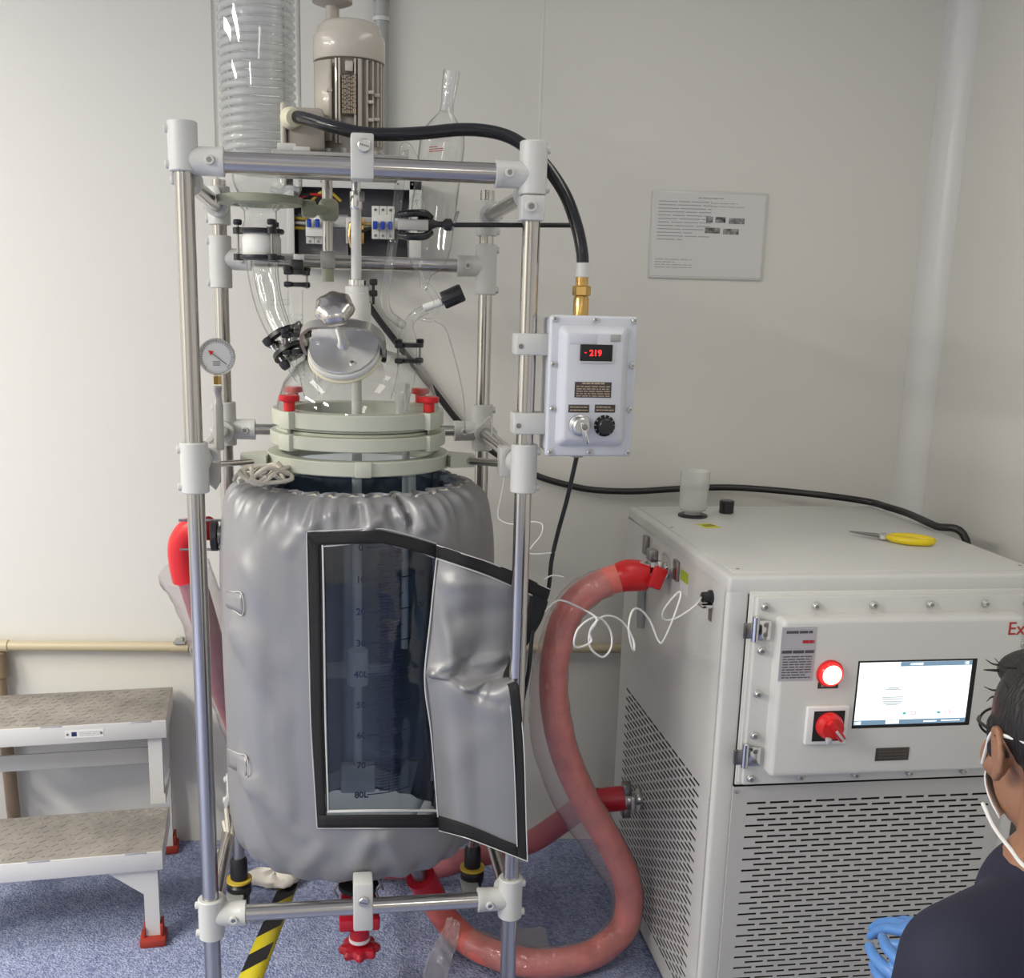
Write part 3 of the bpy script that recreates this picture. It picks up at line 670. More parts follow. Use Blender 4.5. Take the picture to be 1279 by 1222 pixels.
for k in (1, 2):
    p = vp(rp(528, 760, bv).x, z0+(z8-z0)*k/8, .001); n = V(p.x-AC, p.y-BC, 0).normalized(); rgt = V(0, 0, 1).cross(n)
    text('scale_number', f'{k*10}', .018, M_RIG @ face_frame(p, rgt, (0, 0, 1)), X['blueink'], vessel)
# hatch on the lid
hn = V(-.16, -.74, .65).normalized(); hc = rp(429, 431, .19); he = hn.cross(V(0, 0, 1)).cross(hn); hu = (V(0, 0, 1)-hn*hn.z).normalized(); hr = hu.cross(hn)
if hr.x < 0: hr = -hr
G().lathe(hc-hn*.105, hn, [(.075, 0), (.062, .03), (.060, .065), (.066, .075)], 40, (False, False)).build('hatch_neck', X['glass'], vessel)
hatch = G().lathe(hc-hn*.036, hn, [(.074, 0), (.0795, .004), (.0795, .010), (.077, .013)], 48).build('hatch_clamp_ring', X['ivory'], vessel)
G().lathe(hc-hn*.023, hn, [(.0765, 0), (.0785, .003), (.0785, .013), (.077, .016)], 48).build('hatch_seat', X['ptfe'], hatch)
G().lathe(hc-hn*.030, hn, [(.0805, 0), (.082, .003), (.0805, .006)], 48).build('gasket', X['ivory'], hatch)
plate = G().lathe(hc-hn*.007, hn, [(.073, 0), (.0745, .002), (.0745, .006), (.0735, .0072), (.05, .0078), (.012, .0085)], 56).build('hatch_plate', X['disc'], vessel, frame=M_RIG @ Matrix.Translation(hc) @ hn.to_track_quat('Z', 'Y').to_matrix().to_4x4())
for k in range(3):
    t = 1.0+k*2*PI/3; G().lathe(hc+(hr*math.cos(t)+hu*math.sin(t))*.054, hn, [(.0055, 0), (.0055, .003), (.004, .0045)], 12).build('plate_bolt', X['chrome'], plate)
G().lathe(hc, hn, [(.015, 0), (.012, .006), (.0095, .012), (.009, .045), (.0105, .046), (.0105, .07), (.0075, .072), (.0075, .105)], 20).build('spindle', X['brush'], plate)
m = G(); rr = []; kc2 = hc+hn*.098
for r, h in ((.010, 0), (.026, .001), (.036, .006), (.0405, .016), (.039, .026), (.032, .034), (.020, .038), (.004, .039)):
    rr.append([kc2+hn*h+(hr*math.cos(2*PI*i/56)+hu*math.sin(2*PI*i/56))*(r*(1+.05*math.cos(7*2*PI*i/56))) for i in range(56)])
m.rings(rr); m.build('star_knob', X['steel'], plate)
# bent bar that presses the hatch shut
m = G(); arch = [(-.083, -.045), (-.087, .0), (-.085, .030), (-.072, .052), (-.045, .066), (.045, .066), (.072, .052), (.085, .030), (.087, .0), (.083, -.045)]
P = catmull([hc+hr*a+hn*b for a, b in arch], 3); rr = []
for i, p in enumerate(P):
    t = (P[min(i+1, len(P)-1)]-P[max(i-1, 0)]).normalized(); w = t.cross(hu).normalized()
    rr.append([p+hu*.010+w*.0035, p-hu*.010+w*.0035, p-hu*.010-w*.0035, p+hu*.010-w*.0035])
m.rings(rr); m.build('hatch_yoke', X['metalgrey'], vessel, angle=40)
for s in (-1, 1): G().box(hc+hr*s*.083-hn*.03, (.012, .018, .03), None, .003).build('yoke_hinge', X['matte'], vessel)
# stirrer seal on the lid
sa = V(AC-.002, BC, 0)
sl = G().lathe(sa, (0, 0, 1), [(.036, 1.625), (.036, 1.662), (.0305, 1.664), (.0305, zl(379)), (.028, zl(377)), (.028, zl(367)), (.0265, zl(366)), (.0265, zl(358)), (.018, zl(357))], 32).build('stirrer_seal', X['ptfe'], vessel)
G().lathe(sa, (0, 0, 1), [(.02, zl(357)), (.02, zl(350)), (.013, zl(349))], 24).build('seal_ring', X['chrome'], sl)
for dz in (352, 366):
    G().box(sa+V(.036, 0, zl(dz)), (.018, .02, .014), None, .003).build('seal_clamp', X['black'], sl)
G().cyl(sa+V(.036, 0, zl(380)), sa+V(.036, 0, zl(348)), .003).build('clamp_screw', X['black'], sl)
# glass ports with black joint clamps
def gtube(pts, r, nm, parent, mt='glass', n=20, res=6): return G().tube(pts, r, n, res, caps=(False, False)).build(nm, X[mt], parent)
def jclamp(c, axis, r, parent, gap=.032):
    """a pair of black half rings drawn together by two screws"""
    u, w, d = basis(axis); c = Vector(c)
    if abs(u.y) > abs(w.y): u, w = w, u
    u = u if u.x > 0 else -u
    m = G()
    for s in (-.5, .5):
        m.lathe(c+d*(s*gap-.005), d, [(r, 0), (r+.009, .001), (r+.009, .009), (r, .010)], 24, (False, False)); m.lathe(c+d*(s*gap-.005), d, [(r, 0), (r, .010)], 24, (False, False))
        for q in (-1, 1): m.box(c+d*(s*gap)+u*q*(r+.013), (.018, .014, .012), None, .003)
    o = m.build('joint_clamp', X['black'], parent)
    for q in (-1, 1):
        G().cyl(c+u*q*(r+.015)-d*gap*.8, c+u*q*(r+.015)+d*gap*.8, .0026, n=10).build('clamp_screw', X['darksteel'], o)
        G().lathe(c+u*q*(r+.015)+d*gap*.62, d, [(.008, 0), (.009, .002), (.009, .008), (.006, .01)], 12).build('thumb_nut', X['black'], o)
    return o
bl = .30
gtube([rp(389, 492, .26), rp(384, 470, bl), rp(380, 450, bl), rp(379, 440, bl)], .018, 'left_port', vessel)
jclamp(rp(371, 429, bl), rp(370, 410, bl)-rp(372, 450, bl), .02, vessel, .036)
gtube([rp(371, 470, bl), rp(371, 440, bl), rp(370, 415, bl), rp(369, 400, bl), rp(369, 362, bl)], lambda t: .0165, 'port_tube', vessel)
gtube([rp(371, 422, bl), rp(371, 412, bl), rp(370, 402, bl), rp(370, 392, bl)], lambda t: .011+.004*math.sin(t*9), 'inner_joint', vessel)
gtube([rp(362, 377, bl), rp(350, 378, bl), rp(338, 378, bl)], .006, 'hose_nipple', vessel)
jclamp(rp(371, 348, bl), (0, 0, 1), .014, vessel, .026)
gtube([rp(373, 340, bl), rp(373, 318, bl)], .012, 'port_stopper', vessel, 'frost')
G().box(rp(371, 333, bl), (.03, .03, .03), None, .006).build('stopper_cap', X['black'], vessel)
br_ = .27
rpt = rp(509, 447, br_)
gtube([rp(499, 500, .25), rp(505, 480, br_), rp(508, 462, br_), rp(509, 440, br_), rp(509, 424, br_)], lambda t: .021, 'right_port', vessel)
jclamp(rp(511, 441, br_), (0, 0, 1), .022, vessel, .034)
G().lathe(rp(499, 520, .2), (0, 0, 1), [(.01, 0), (.01, .05)], 16, (False, False)).build('spare_port', X['frost'], vessel)
# ------------------------------------------------------------------ stirrer, motor
shaft = thing('stirrer_shaft', 'white coated stirrer shaft running from the motor chuck into the vessel', 'stirrer', rw(AC, BC, .5), RA)
sa = V(AC-.004, BC, 0)
G().cyl(sa+V(0, 0, .52), sa+V(0, 0, zl(262)), .0115, n=20).build('rod', X['ptfe'], shaft)
G().lathe(sa, (0, 0, 1), [(.012, zl(262)), (.0135, zl(260)), (.0135, zl(240)), (.010, zl(239)), (.010, 1.99)], 18).build('chuck', X['chrome'], shaft)
G().box(sa+V(.012, -.006, zl(246)), (.012, .012, .022), None, .002).build('chuck_screw', X['darksteel'], shaft)
zh = zl(832); G().lathe(sa+V(0, 0, zh-.05), (0, 0, 1), [(.012, 0), (.026, .005), (.028, .05), (.026, .09), (.012, .1)], 20).build('hub', X['ptfe'], shaft)
for s in (-1, 1):
    G().box(sa+V(s*.05, 0, zh-.01), (.06, .010, .04), Matrix.Rotation(s*.6, 3, 'X'), .004).build('blade', X['grey'], shaft)
G().box(sa+V(0, 0, .56), (.085, .03, .075), None, .006).build('lower_hub', X['ptfe'], shaft)
for s in (-1, 1):
    G().prism([sa+V(s*.03, -.006, .54), sa+V(s*.13, -.006, .51), sa+V(s*.15, -.006, .60), sa+V(s*.12, -.006, .60), sa+V(s*.10, -.006, .56), sa+V(s*.03, -.006, .59)], (0, .012, 0)).build('blade', X['grey'], shaft)

bmo = .30; ma = V((rp(390, 100, bmo).x+rp(482, 100, bmo).x)/2, bmo, 0); mr = (rp(482, 60, bmo).x-rp(390, 60, bmo).x)/2*.985
zm = lambda y: rp(436, y, bmo-.03).z
motor = thing('stirrer_motor', 'beige electric gear motor with fan cowl mounted on top of the stand', 'motor', rw(ma.x, ma.y, ZT+.03), RA)
G().lathe(ma, (0, 0, 1), [(mr*.985, zm(76)), (mr, zm(75)), (mr, zm(46)), (mr*.97, zm(43)), (mr*.93, zm(40)), (mr*.9, zm(38)), (mr*.86, zm(31)), (mr*.74, zm(26)), (mr*.5, zm(23)), (.01, zm(22))], 56).build('fan_cowl', X['beige'], motor)
G().lathe(ma, (0, 0, 1), [(mr*.80, ZT+.06), (mr*.80, zm(74))], 40).build('stator', X['beigedk'], motor)
for k in range(30):
    t = 2*PI*k/30+.1
    d = V(math.sin(t), -math.cos(t), 0)
    if -.42 < math.atan2(d.x, -d.y) < .28 or -1.2 < math.atan2(d.x, -d.y) < -.52: continue
    G().box(ma+d*mr*.865+V(0, 0, (ZT+.075+zm(78))/2), (.004, mr*.2, zm(78)-ZT-.075), Matrix.Rotation(t, 3, 'Z')).build('cooling_fin', X['beige'], motor)
for t in (-.40, -.30, .15, .26): # ribs beside the nameplate
    d = V(math.sin(t), -math.cos(t), 0); G().box(ma+d*mr*.89+V(0, 0, (ZT+.075+zm(78))/2), (.004, mr*.16, zm(78)-ZT-.075), Matrix.Rotation(t, 3, 'Z')).build('cooling_fin', X['beige'], motor)
m = G(); gr = []
for i in range(2): gr.append([ma+V(mr*.955*math.sin(t), -mr*.955*math.cos(t), ZT+.08 if i == 0 else zm(80)) for t in [-1.22+.7*k/8 for k in range(9)]])
m.grid(gr); m.build('side_pad', X['beige'], motor, solid=.006)
npc = ma+V(-.02*mr, -mr*.93, (zm(97)+zm(148))/2)
npl = G().box(npc, (mr*.40, .004, zm(97)-zm(148)), Matrix.Rotation(-.02, 3, 'Z'), .001).build('nameplate', X['plate'], motor, label='dark engraved nameplate')
m = G()
for k in range(7):
    scribble(m, npc+V((k-3)*mr*.056, -.0024, 0), (0, 0, 1), (-1, 0, 0), (zm(97)-zm(148))*.92, mr*.05, 1, 1, .7, (.05, .14))
m.build('nameplate_lettering', X['platetext'], npl)
G().box(ma+V(-.02*mr, -mr*.9, zm(88)), (.016, .012, .020), None, .002).build('lug', X['beige'], motor)
for (x, y) in ((.58, 118), (.58, 130), (.58, 152), (.74, 120), (.74, 150), (-.55, 118)):
    G().box(ma+V(mr*x, -mr*(1-x*x)**.5*.97, zm(y)), (.012, .014, .007), None, .0015).build('fin_lug', X['beige'], motor)
G().lathe(ma, (0, 0, 1), [(mr*.98, ZT+.032), (mr*.98, ZT+.05), (mr*.86, ZT+.06), (mr*.82, ZT+.085)], 48).build('base_flange', X['beigedk'], motor)
for k in range(6):
    t = -1.2+k*.5; G().lathe(ma+V(mr*.92*math.sin(t), -mr*.92*math.cos(t), ZT+.05), (0, 0, 1), [(.007, 0), (.007, .014), (.004, .016)], 8).build('flange_bolt', X['white'], motor)
tc = rp(377, 163, .20)
tb = G().box(tc+V(.008, .02, 0), (.075, .085, .085), None, .010, 3).build('terminal_box', X['beigedk'], motor)
G().box(tc+V(-.036, .015, .004), (.012, .088, .09), None, .006, 3).build('box_lid', X['beige'], tb)
gl = rp(369, 146, .155)
G().lathe(gl+V(-.012, .02, 0), V(.35, -.9, -.1), [(.019, 0), (.022, .004), (.022, .012), (.018, .018), (.017, .028)], 24).build('cable_gland', X['ivory'], tb)
sx = rp(415, 12, bmo)
st = G().lathe((sx.x, bmo, zm(24)), (0, 0, 1), [(.0165, 0), (.0145, .004), (.0145, zm(5)-zm(24)), (.03, zm(3)-zm(24)), (.042, zm(0)-zm(24)), (.043, zm(-8)-zm(24)), (.03, zm(-12)-zm(24))], 28).build('lifting_post', X['beigedk'], motor)
# black conduit from the motor to the control box
hz = [(gl.x+.002, gl.y, gl.z)]
for x, y, b in ((385, 149, .12), (412, 157, .075), (450, 166, .055), (490, 168, .05), (530, 166, .055), (575, 162, .06), (610, 164, .065), (640, 173, .065), (668, 193, .055), (690, 218, .04), (708, 248, .025), (721, 285, .01), (727, 315, 0), (728, 334, 0)):
    p = rp(x, y, b); hz.append(tuple(p))
t = thing('motor_conduit', 'thick glossy black cable conduit arching from the motor to the grey control box', 'cable', rw(.5, .03, 1.7), RA)
G().tube(hz, .0125, 16, 8).build('conduit', X['rubber'], t)
pe = rp(728, 331, 0)
G().cyl(pe+V(0, 0, .004), pe-V(0, 0, .024), .0145, n=20, ch=.001).build('ferrule', X['white'], t)
zb_ = rp(730, 392, -.03).z
bc_ = V(pe.x-.0005, 0, 0)
def zc(y): return rp(728, y, 0).z
G().lathe(bc_+V(0, 0, zc(357)), (0, 0, 1), [(.0125, 0), (.0125, zc(343)-zc(357))], 20).build('brass_sleeve', X['brass'], t)
G().lathe(bc_+V(0, 0, zc(370)), (0, 0, 1), [(.0155, 0), (.0185, .002), (.0185, zc(357)-zc(370)-.002), (.0155, zc(357)-zc(370))], 6).build('gland_nut', X['brass'], t, angle=20)
G().lathe(bc_+V(0, 0, zb_-.012), (0, 0, 1), [(.0155, 0), (.0155, zc(372)-zb_+.010), (.013, zc(370)-zb_+.012)], 20).build('gland_body', X['brass'], t)

# ------------------------------------------------------------------ control box on the right post
fb = -.055
q0, q1 = rp(687, 393, fb), rp(797, 396, fb); q2, q3 = rp(682, 569, fb), rp(790, 572, fb)
xa, xb, za, zz = (q0.x+q2.x)/2, (q1.x+q3.x)/2, (q2.z+q3.z)/2, (q0.z+q1.z)/2
cb = thing('control_box', 'pale grey cast control box with red digital display clamped to the right post', 'control box', rw((xa+xb)/2, 0, za), RA)
G().box2((xa+.004, fb+.016, za+.004), (xb-.004, .045, zz-.004), bev=.008, seg=3).build('body', X['boxgrey'], cb)
lid = G().box2((xa, fb, za), (xb, fb+.018, zz), bev=.006, seg=3).build('lid_flange', X['boxgrey'], cb)
m = G(); i0, i1, j0, j1 = xa+.018, xb-.020, za+.022, zz-.020
def rr_(x0, x1, z0, z1, y, r, n=6):
    P = []
    for (cx_, cz_, a0) in ((x1-r, z1-r, 0), (x0+r, z1-r, PI/2), (x0+r, z0+r, PI), (x1-r, z0+r, 1.5*PI)):
        for k in range(n+1): t = a0+PI/2*k/n; P.append(V(cx_+r*math.cos(t), y, cz_+r*math.sin(t)))
    return P
fc = fb-.022
m.rings([rr_(i0, i1, j0, j1, fb, .012), rr_(i0+.001, i1-.001, j0+.001, j1-.001, fb-.006, .012), rr_(i0+.012, i1-.012, j0+.012, j1-.012, fb-.020, .008), rr_(i0+.016, i1-.016, j0+.016, j1-.016, fc, .006)], (False, True)); m.build('raised_cover', X['boxgrey'], cb, angle=50)
def cp(px, py, o=0): return rp(px, py, fc-o)
for px, py in ((693, 397), (744, 399), (794, 400), (691, 455), (790, 457), (690, 511), (787, 512), (687, 566), (736, 566), (785, 566)):
    p = rp(px, py, fb); p.x = min(max(p.x, xa+.009), xb-.009); p.z = min(max(p.z, za+.008), zz-.008)
    b_ = G().lathe(p, (0, -1, 0), [(.0056, 0), (.0056, .003), (.0048, .0038), (.003, .0038)], 14).build('lid_bolt', X['brush'], cb)
    G().lathe(p+V(0, -.0036, 0), (0, -1, 0), [(.003, 0), (.003, .0005)], 6).build('hex_socket', X['darksteel'], b_)
def plate2(px0, py0, px1, py1, th, nm, mt, parent, bev=.0005):
    a, b = cp(px0, py0), cp(px1, py1); return G().box2((a.x, fc-th, b.z), (b.x, fc, a.z), bev=bev).build(nm, X[mt], parent)
plate2(712, 417, 745, 430, .0008, 'index_plate', 'boxgrey', cb)
plate2(763, 418, 775, 427, .0015, 'certification_tag', 'metalgrey', cb)
plate2(725.5, 430, 767, 454, .0025, 'display_bezel', 'white', cb)
dsp = plate2(725, 430, 764, 451.5, .004, 'display', 'matte', cb)
dm = lambda px, py: M_RIG @ face_frame(cp(px, py, .0043), (1, 0, 0.0), (0, 0, 1))
text('display_digits', '219', .0165, dm(744, 441.5) @ Matrix.Shear('XZ', 4, (0, 0)), X['led'], dsp, bold=.0001)
text('display_digits', '-', .012, dm(731.5, 440), X['led'], dsp)
pl = plate2(718, 477, 763, 497, .0012, 'rating_plate', 'plate', cb)
m = G(); c = (cp(718, 477)+cp(763, 497))/2; scribble(m, c+V(0, -.0014, .0125), (1, 0, 0), (0, 0, 1), .045, .005, 1, 1, .6); scribble(m, c+V(0, -.0014, -.003), (1, 0, 0), (0, 0, 1), .068, .023, 5, .9, .45, (.05, .2)); m.build('plate_lettering', X['platetext'], pl)
for x0, x1 in ((710, 735.5), (743, 768)):
    pl = plate2(x0, 505.5, x1, 515.5, .0012, 'switch_plate', 'plate', cb)
    m = G(); scribble(m, (cp(x0, 505)+cp(x1, 516))/2+V(0, -.0014, 0), (1, 0, 0), (0, 0, 1), .036, .012, 2, .8, .4, (.08, .25)); m.build('plate_lettering', X['platetext'], pl)
kp = cp(723, 531)
kn = G().lathe(kp, (0, -1, 0), [(.0215, 0), (.0215, .008), (.018, .010), (.0165, .026), (.014, .028)], 28).build('selector_switch', X['brush'], cb)
G().box(kp+V(.004, -.032, -.012), (.010, .014, .046), Matrix.Rotation(-.30, 3, 'Y'), .003).build('switch_lever', X['chrome'], kn)
G().lathe(kp+V(.003, -.0275, 0), (0, -1, 0), [(.006, 0), (.006, .013), (.004, .0135)], 12).build('lever_screw', X['darksteel'], kn)
dp = cp(755, 532)
dl = G().lathe(dp, (0, -1, 0), [(.0215, 0), (.0215, .0012), (.0175, .0014)], 32).build('speed_dial', X['matte'], cb)
for k in range(11):
    t = -2.5+k*.5; G().box(dp+V(.0195*math.sin(t), -.0018, .0195*math.cos(t)), (.0012, .001, .004), Matrix.Rotation(t, 3, 'Y')).build('dial_mark', X['white'], dl)
G().lathe(dp, (0, -1, 0), [(.0165, 0), (.0165, .004), (.0150, .018), (.0130, .020)], 28).build('dial_knob', X['black'], dl)
G().lathe(V(xa+.55*(xb-xa)-.022, -.005, za+.006), (0, 0, -1), [(.014, 0), (.014, .012), (.010, .014)], 16).build('bottom_gland', X['olive'], cb)
gp = V(xa+.55*(xb-xa)-.022, -.005, za-.006)
t = thing('control_cable', 'thin black cable hanging from the underside of the control box', 'cable', rw(.72, .0, .9), RA)
G().tube([gp, rp(716, 590, 0), rp(708, 625, .02), rp(697, 665, .045), rp(689, 700, .055), rp(686, 730, .06), rp(681, 750, .062), rp(668, 775, .06), rp(664, 800, .055), rp(660, 840, .05), rp(652, 880, .05), rp(640, 950, .055), rp(630, 1000, .06)], .0048, 10, 8).build('sheath', X['wirek'], t)

# ------------------------------------------------------------------ condenser, its flange and elbow
ca_ = V(.113, .40, 0); zq = lambda y: rp(322, y, .40).z
cnd = thing('condenser', 'tall clear glass coil condenser standing at the upper left of the rig', 'condenser', rw(ca_.x, ca_.y, 1.83), RA)
rc_ = (rp(372, 100, .40).x-rp(262, 100, .40).x)/2
G().lathe(ca_, (0, 0, 1), [(.042, zq(285)), (.036, zq(275)), (.036, zq(264)), (.05, zq(256)), (.083, zq(246)), (rc_-.002, zq(236)), (rc_, zq(222)), (rc_, 2.62)], 56, (False, False)).build('outer_tube', X['glass'], cnd)
G().lathe(ca_, (0, 0, 1), [(.03, zq(262)), (.055, zq(235)), (.060, zq(225)), (.060, 2.62)], 40, (False, False)).build('inner_tube', X['glass'], cnd)
m = G(); turns = 30; zb0 = zq(215); P = []
for k in range(turns*22): t = 2*PI*k/22; P.append(ca_+V(.076*math.cos(t), .076*math.sin(t), zb0+.0178*k/22))
m.tube(P, .0078, 8, smooth=False); m.build('coil', X['coil'], cnd, angle=60)
m = G(); P = []
for k in range(36): t = 2*PI*k/18; P.append(ca_+V(.035+.02*math.cos(t), -.05+.02*math.sin(t), zq(241)+.006*k/36))
m.tube([rp(338, 236, .31), rp(350, 239, .31), rp(362, 234, .31), rp(374, 238, .31)], .006, 10); m.build('coil_outlet', X['coil'], cnd)
t = thing('ring_holder', 'olive metal ring arm carrying the condenser', 'clamp', rw(.18, .42, 1.90), RA)
zr_ = zq(251)
m = G(); rr = []
for k in range(56):
    a = 2*PI*k/56; c, s = math.cos(a), math.sin(a); rr.append([ca_+V(c*r, s*r, z) for r, z in ((.060, zr_-.010), (.094, zr_-.008), (.096, zr_+.008), (.086, zr_+.010))])
m.rings(rr, closed=True); m.build('ring', X['olive'], t)
p = rp(386, 261, .43)
G().box(p+V(0, 0, 0), (.034, .04, .038), None, .008, 3).build('ring_boss', X['olive'], t)
G().cyl(p, V(.265, .495, p.z+.002), .0115, n=18).build('arm', X['olive'], t)
# flanged joint below the condenser
def zj(y): return rp(327, y, .38).z
fa = V(rp(327, 310, .38).x, .38, 0)
fl_ = thing('glass_elbow', 'curved clear glass elbow with black flange clamp leading down to the lid', 'glass elbow', rw(fa.x, .38, 1.6), RA)
def tubelathe(o, prof, nm, parent, mt='glass', n=32): return G().lathe(o, (0, 0, 1), prof, n, (False, False)).build(nm, X[mt], parent)
tubelathe(fa, [(.038, zj(324)), (.043, zj(320)), (.043, zj(299)), (.038, zj(292))], 'flange_seat', fl_, 'ptfe')
for y in (289, 322):
    m = G(); rr = []
    for k in range(40):
        a = 2*PI*k/40; c, s = math.cos(a), math.sin(a); rr.append([fa+V(c*r, s*r, zj(y)+h) for r, h in ((.036, -.005), (.049, -.005), (.051, .0), (.049, .005), (.036, .005))])
    m.rings(rr, closed=True)
    for k in range(3): 
        a = -PI/2+k*2*PI/3+.5; m.lathe(fa+V(.052*math.cos(a), .052*math.sin(a), zj(y)-.007), (0, 0, 1), [(.011, 0), (.011, .014)], 14)
    o = m.build('flange_clamp', X['black'], fl_)
    if y == 289:
        for k in range(3):
            a = -PI/2+k*2*PI/3+.5; c = fa+V(.052*math.cos(a), .052*math.sin(a), 0)
            G().cyl(c+V(0, 0, zj(326)), c+V(0, 0, zj(280)), .0028, n=10).build('clamp_screw', X['darksteel'], o)
            G().lathe(c+V(0, 0, zj(282)), (0, 0, 1), [(.008, 0), (.010, .003), (.010, .010), (.007, .012)], 14).build('thumb_nut', X['black'], o)
eb = [rp(327, 320, .38), rp(329, 345, .375), rp(334, 372, .36), rp(342, 397, .345), rp(353, 420, .325), rp(366, 445, .305), rp(381, 470, .29)]
G().tube(eb, lambda t: .036-.012*t, 26, 7, caps=(False, False)).build('elbow_tube', X['glass'], fl_)
G().tube([p+V(.004, 0, 0) for p in eb], lambda t: .027-.012*t, 20, 7, caps=(False, False)).build('inner_tube', X['glass'], fl_)
ej = rp(352, 430, .315); ed = (rp(366, 445, .305)-rp(342, 397, .345)).normalized()
u, w, d = basis(ed)
m = G()
for s in (-.020, .020):
    m.lathe(ej+V(.012, 0, 0)+d*(s-.006), d, [(.026, 0), (.042, .001), (.042, .011), (.026, .012)], 28, (False, False))
o = m.build('joint_clamp', X['black'], fl_)
for s in (-1, 1):
    e = (rp(335, 427, .30) if s < 0 else rp(372, 408, .33))
    e2 = (rp(356, 456, .29) if s < 0 else rp(392, 436, .33))
    G().cyl(e, e2, .0035, n=10).build('clamp_screw', X['chrome'], o)
    for p in (e, e2): G().lathe(p-(e2-e).normalized()*.010, e2-e, [(.008, 0), (.0115, .002), (.0115, .008), (.0115, .013), (.008, .02)], 14).build('thumb_nut', X['black'], o)

# ------------------------------------------------------------------ dropping funnel, its clamp and the needle valve
bf = .12
fn = thing('dropping_funnel', 'clear glass cylindrical dropping funnel leaning behind the top bar at right', 'funnel', rw(.5, bf, 1.75), RA)
pa, pb = rp(564, 90, bf), rp(531, 345, bf); axd = (pb-pa); L = axd.length; axd.normalize()
def fz(y): return (y-90)/255*L
G().lathe(pa, axd, [(.0155, fz(88)), (.0165, fz(92)), (.0155, fz(110)), (.0125, fz(128)), (.0145, fz(140)), (.030, fz(152)), (.043, fz(165)), (.046, fz(180)), (.046, fz(305)), (.042, fz(322)), (.030, fz(335)), (.014, fz(343)), (.009, fz(352)), (.008, fz(362))], 40, (False, False)).build('body', X['glass'], fn)
G().lathe(pa, axd, [(.0105, fz(90)), (.010, fz(125)), (.013, fz(138))], 24, (False, False)).build('ground_joint', X['frost'], fn)
m = G(); cpt = pa+axd*fz(196)
scribble(m, rp(545, 186, bf-.048), (1, 0, .12), (0, 0, 1), .028, .012, 3, .8, .4); m.build('etched_mark', X['redm'], fn)
G().tube([pa+axd*fz(360), rp(534, 358, bf), rp(541, 368, bf), rp(546, 378, bf+.01), rp(543, 392, bf+.02)], .0075, 12, 6, caps=(False, False)).build('outlet_tube', X['glass'], fn)
G().tube([rp(520, 205, bf), rp(507, 183, bf), rp(503, 200, bf), rp(498, 240, bf), rp(491, 300, bf), rp(484, 345, bf), rp(480, 372, bf+.03), rp(485, 391, bf+.06), rp(496, 401, bf+.09), rp(503, 406, bf+.12)], .0095, 14, 8, caps=(False, False)).build('side_tube', X['glass'], fn)
G().tube([rp(511, 300, bf-.01), rp(514, 262, bf-.02), rp(520, 246, bf-.02), rp(527, 262, bf-.02), rp(527, 292, bf-.01)], .008, 12, 8, caps=(False, False)).build('loop_tube', X['glass'], fn)
lc = thing('funnel_clamp', 'black three-finger rod clamp gripping the dropping funnel', 'clamp', rw(.6, .05, 1.89), RA)
ry = .075
e0, e1 = rp(552, 281, ry), rp(722, 281, ry)
G().cyl(rp(548, 281, ry), rp(719, 281.5, -.012+.085), .0048, n=14).build('rod', X['wirek'], lc)
G().lathe(rp(565, 281, ry), (-1, 0, 0), [(.006, 0), (.012, .003), (.012, .014), (.006, .02), (.006, .03), (.014, .05), (.016, .07)], 14).build('clamp_head', X['black'], lc)
G().box(rp(568, 276, ry), (.006, .008, .04), Matrix.Rotation(.35, 3, 'Y'), .002).build('wing_screw', X['darksteel'], lc)
for dz in (-.022, .022):
    c0 = rp(538, 281, ry)+V(0, 0, dz*.6)
    G().tube([c0, rp(530, 281, ry-.01)+V(0, 0, dz), rp(512, 281, ry-.02)+V(0, 0, dz), rp(500, 281, ry-.005)+V(0, 0, dz*.9)], .0075, 12, 6).build('clamp_finger', X['rubber'], lc)
G().box(rp(516, 281, ry-.012), (.062, .008, .022), None, .003).build('grip_plate', X['metalgrey'], lc)
nv = thing('needle_valve', 'glass side-arm adapter with white stem and ribbed black valve knob', 'valve', rw(.49, .25, 1.63), RA)
b0 = .24
G().lathe(rp(509, 425, .265), (0, 0, 1), [(.020, 0), (.019, .01), (.014, .02), (.0115, .03), (.0115, .045)], 24, (False, False)).build('ground_joint', X['glass'], nv)
va, vb = rp(514, 403, b0), rp(577, 366, b0-.02)
G().tube([rp(511, 412, .262), rp(512, 402, .255), rp(520, 393, b0), rp(533, 386, b0)], .0105, 16, 6, caps=(False, False)).build('glass_body', X['glass'], nv)
G().tube([rp(523, 397, b0), rp(534, 400, b0-.01), rp(541, 400, b0-.015)], .0045, 10, 5, caps=(False, False)).build('side_spout', X['glass'], nv)
vd = (vb-va).normalized(); s0 = rp(529, 385, b0)
G().cyl(s0, rp(553, 377, b0-.01), .0085, n=18, ch=.002).build('stem', X['ptfe'], nv)
m = G(); kb0 = rp(553, 376, b0-.01); kd = (rp(578, 365, b0-.015)-kb0); KL = kd.length; u, w, d = basis(kd); rr = []
for r, h in ((.018, 0), (.0195, .003), (.0195, KL-.004), (.0175, KL)):
    rr.append([kb0+d*h+(u*math.cos(2*PI*i/48)+w*math.sin(2*PI*i/48))*(r*(1-.05*(i % 4 < 2))) for i in range(48)])
m.rings(rr); m.build('ribbed_knob', X['black'], nv, angle=30)
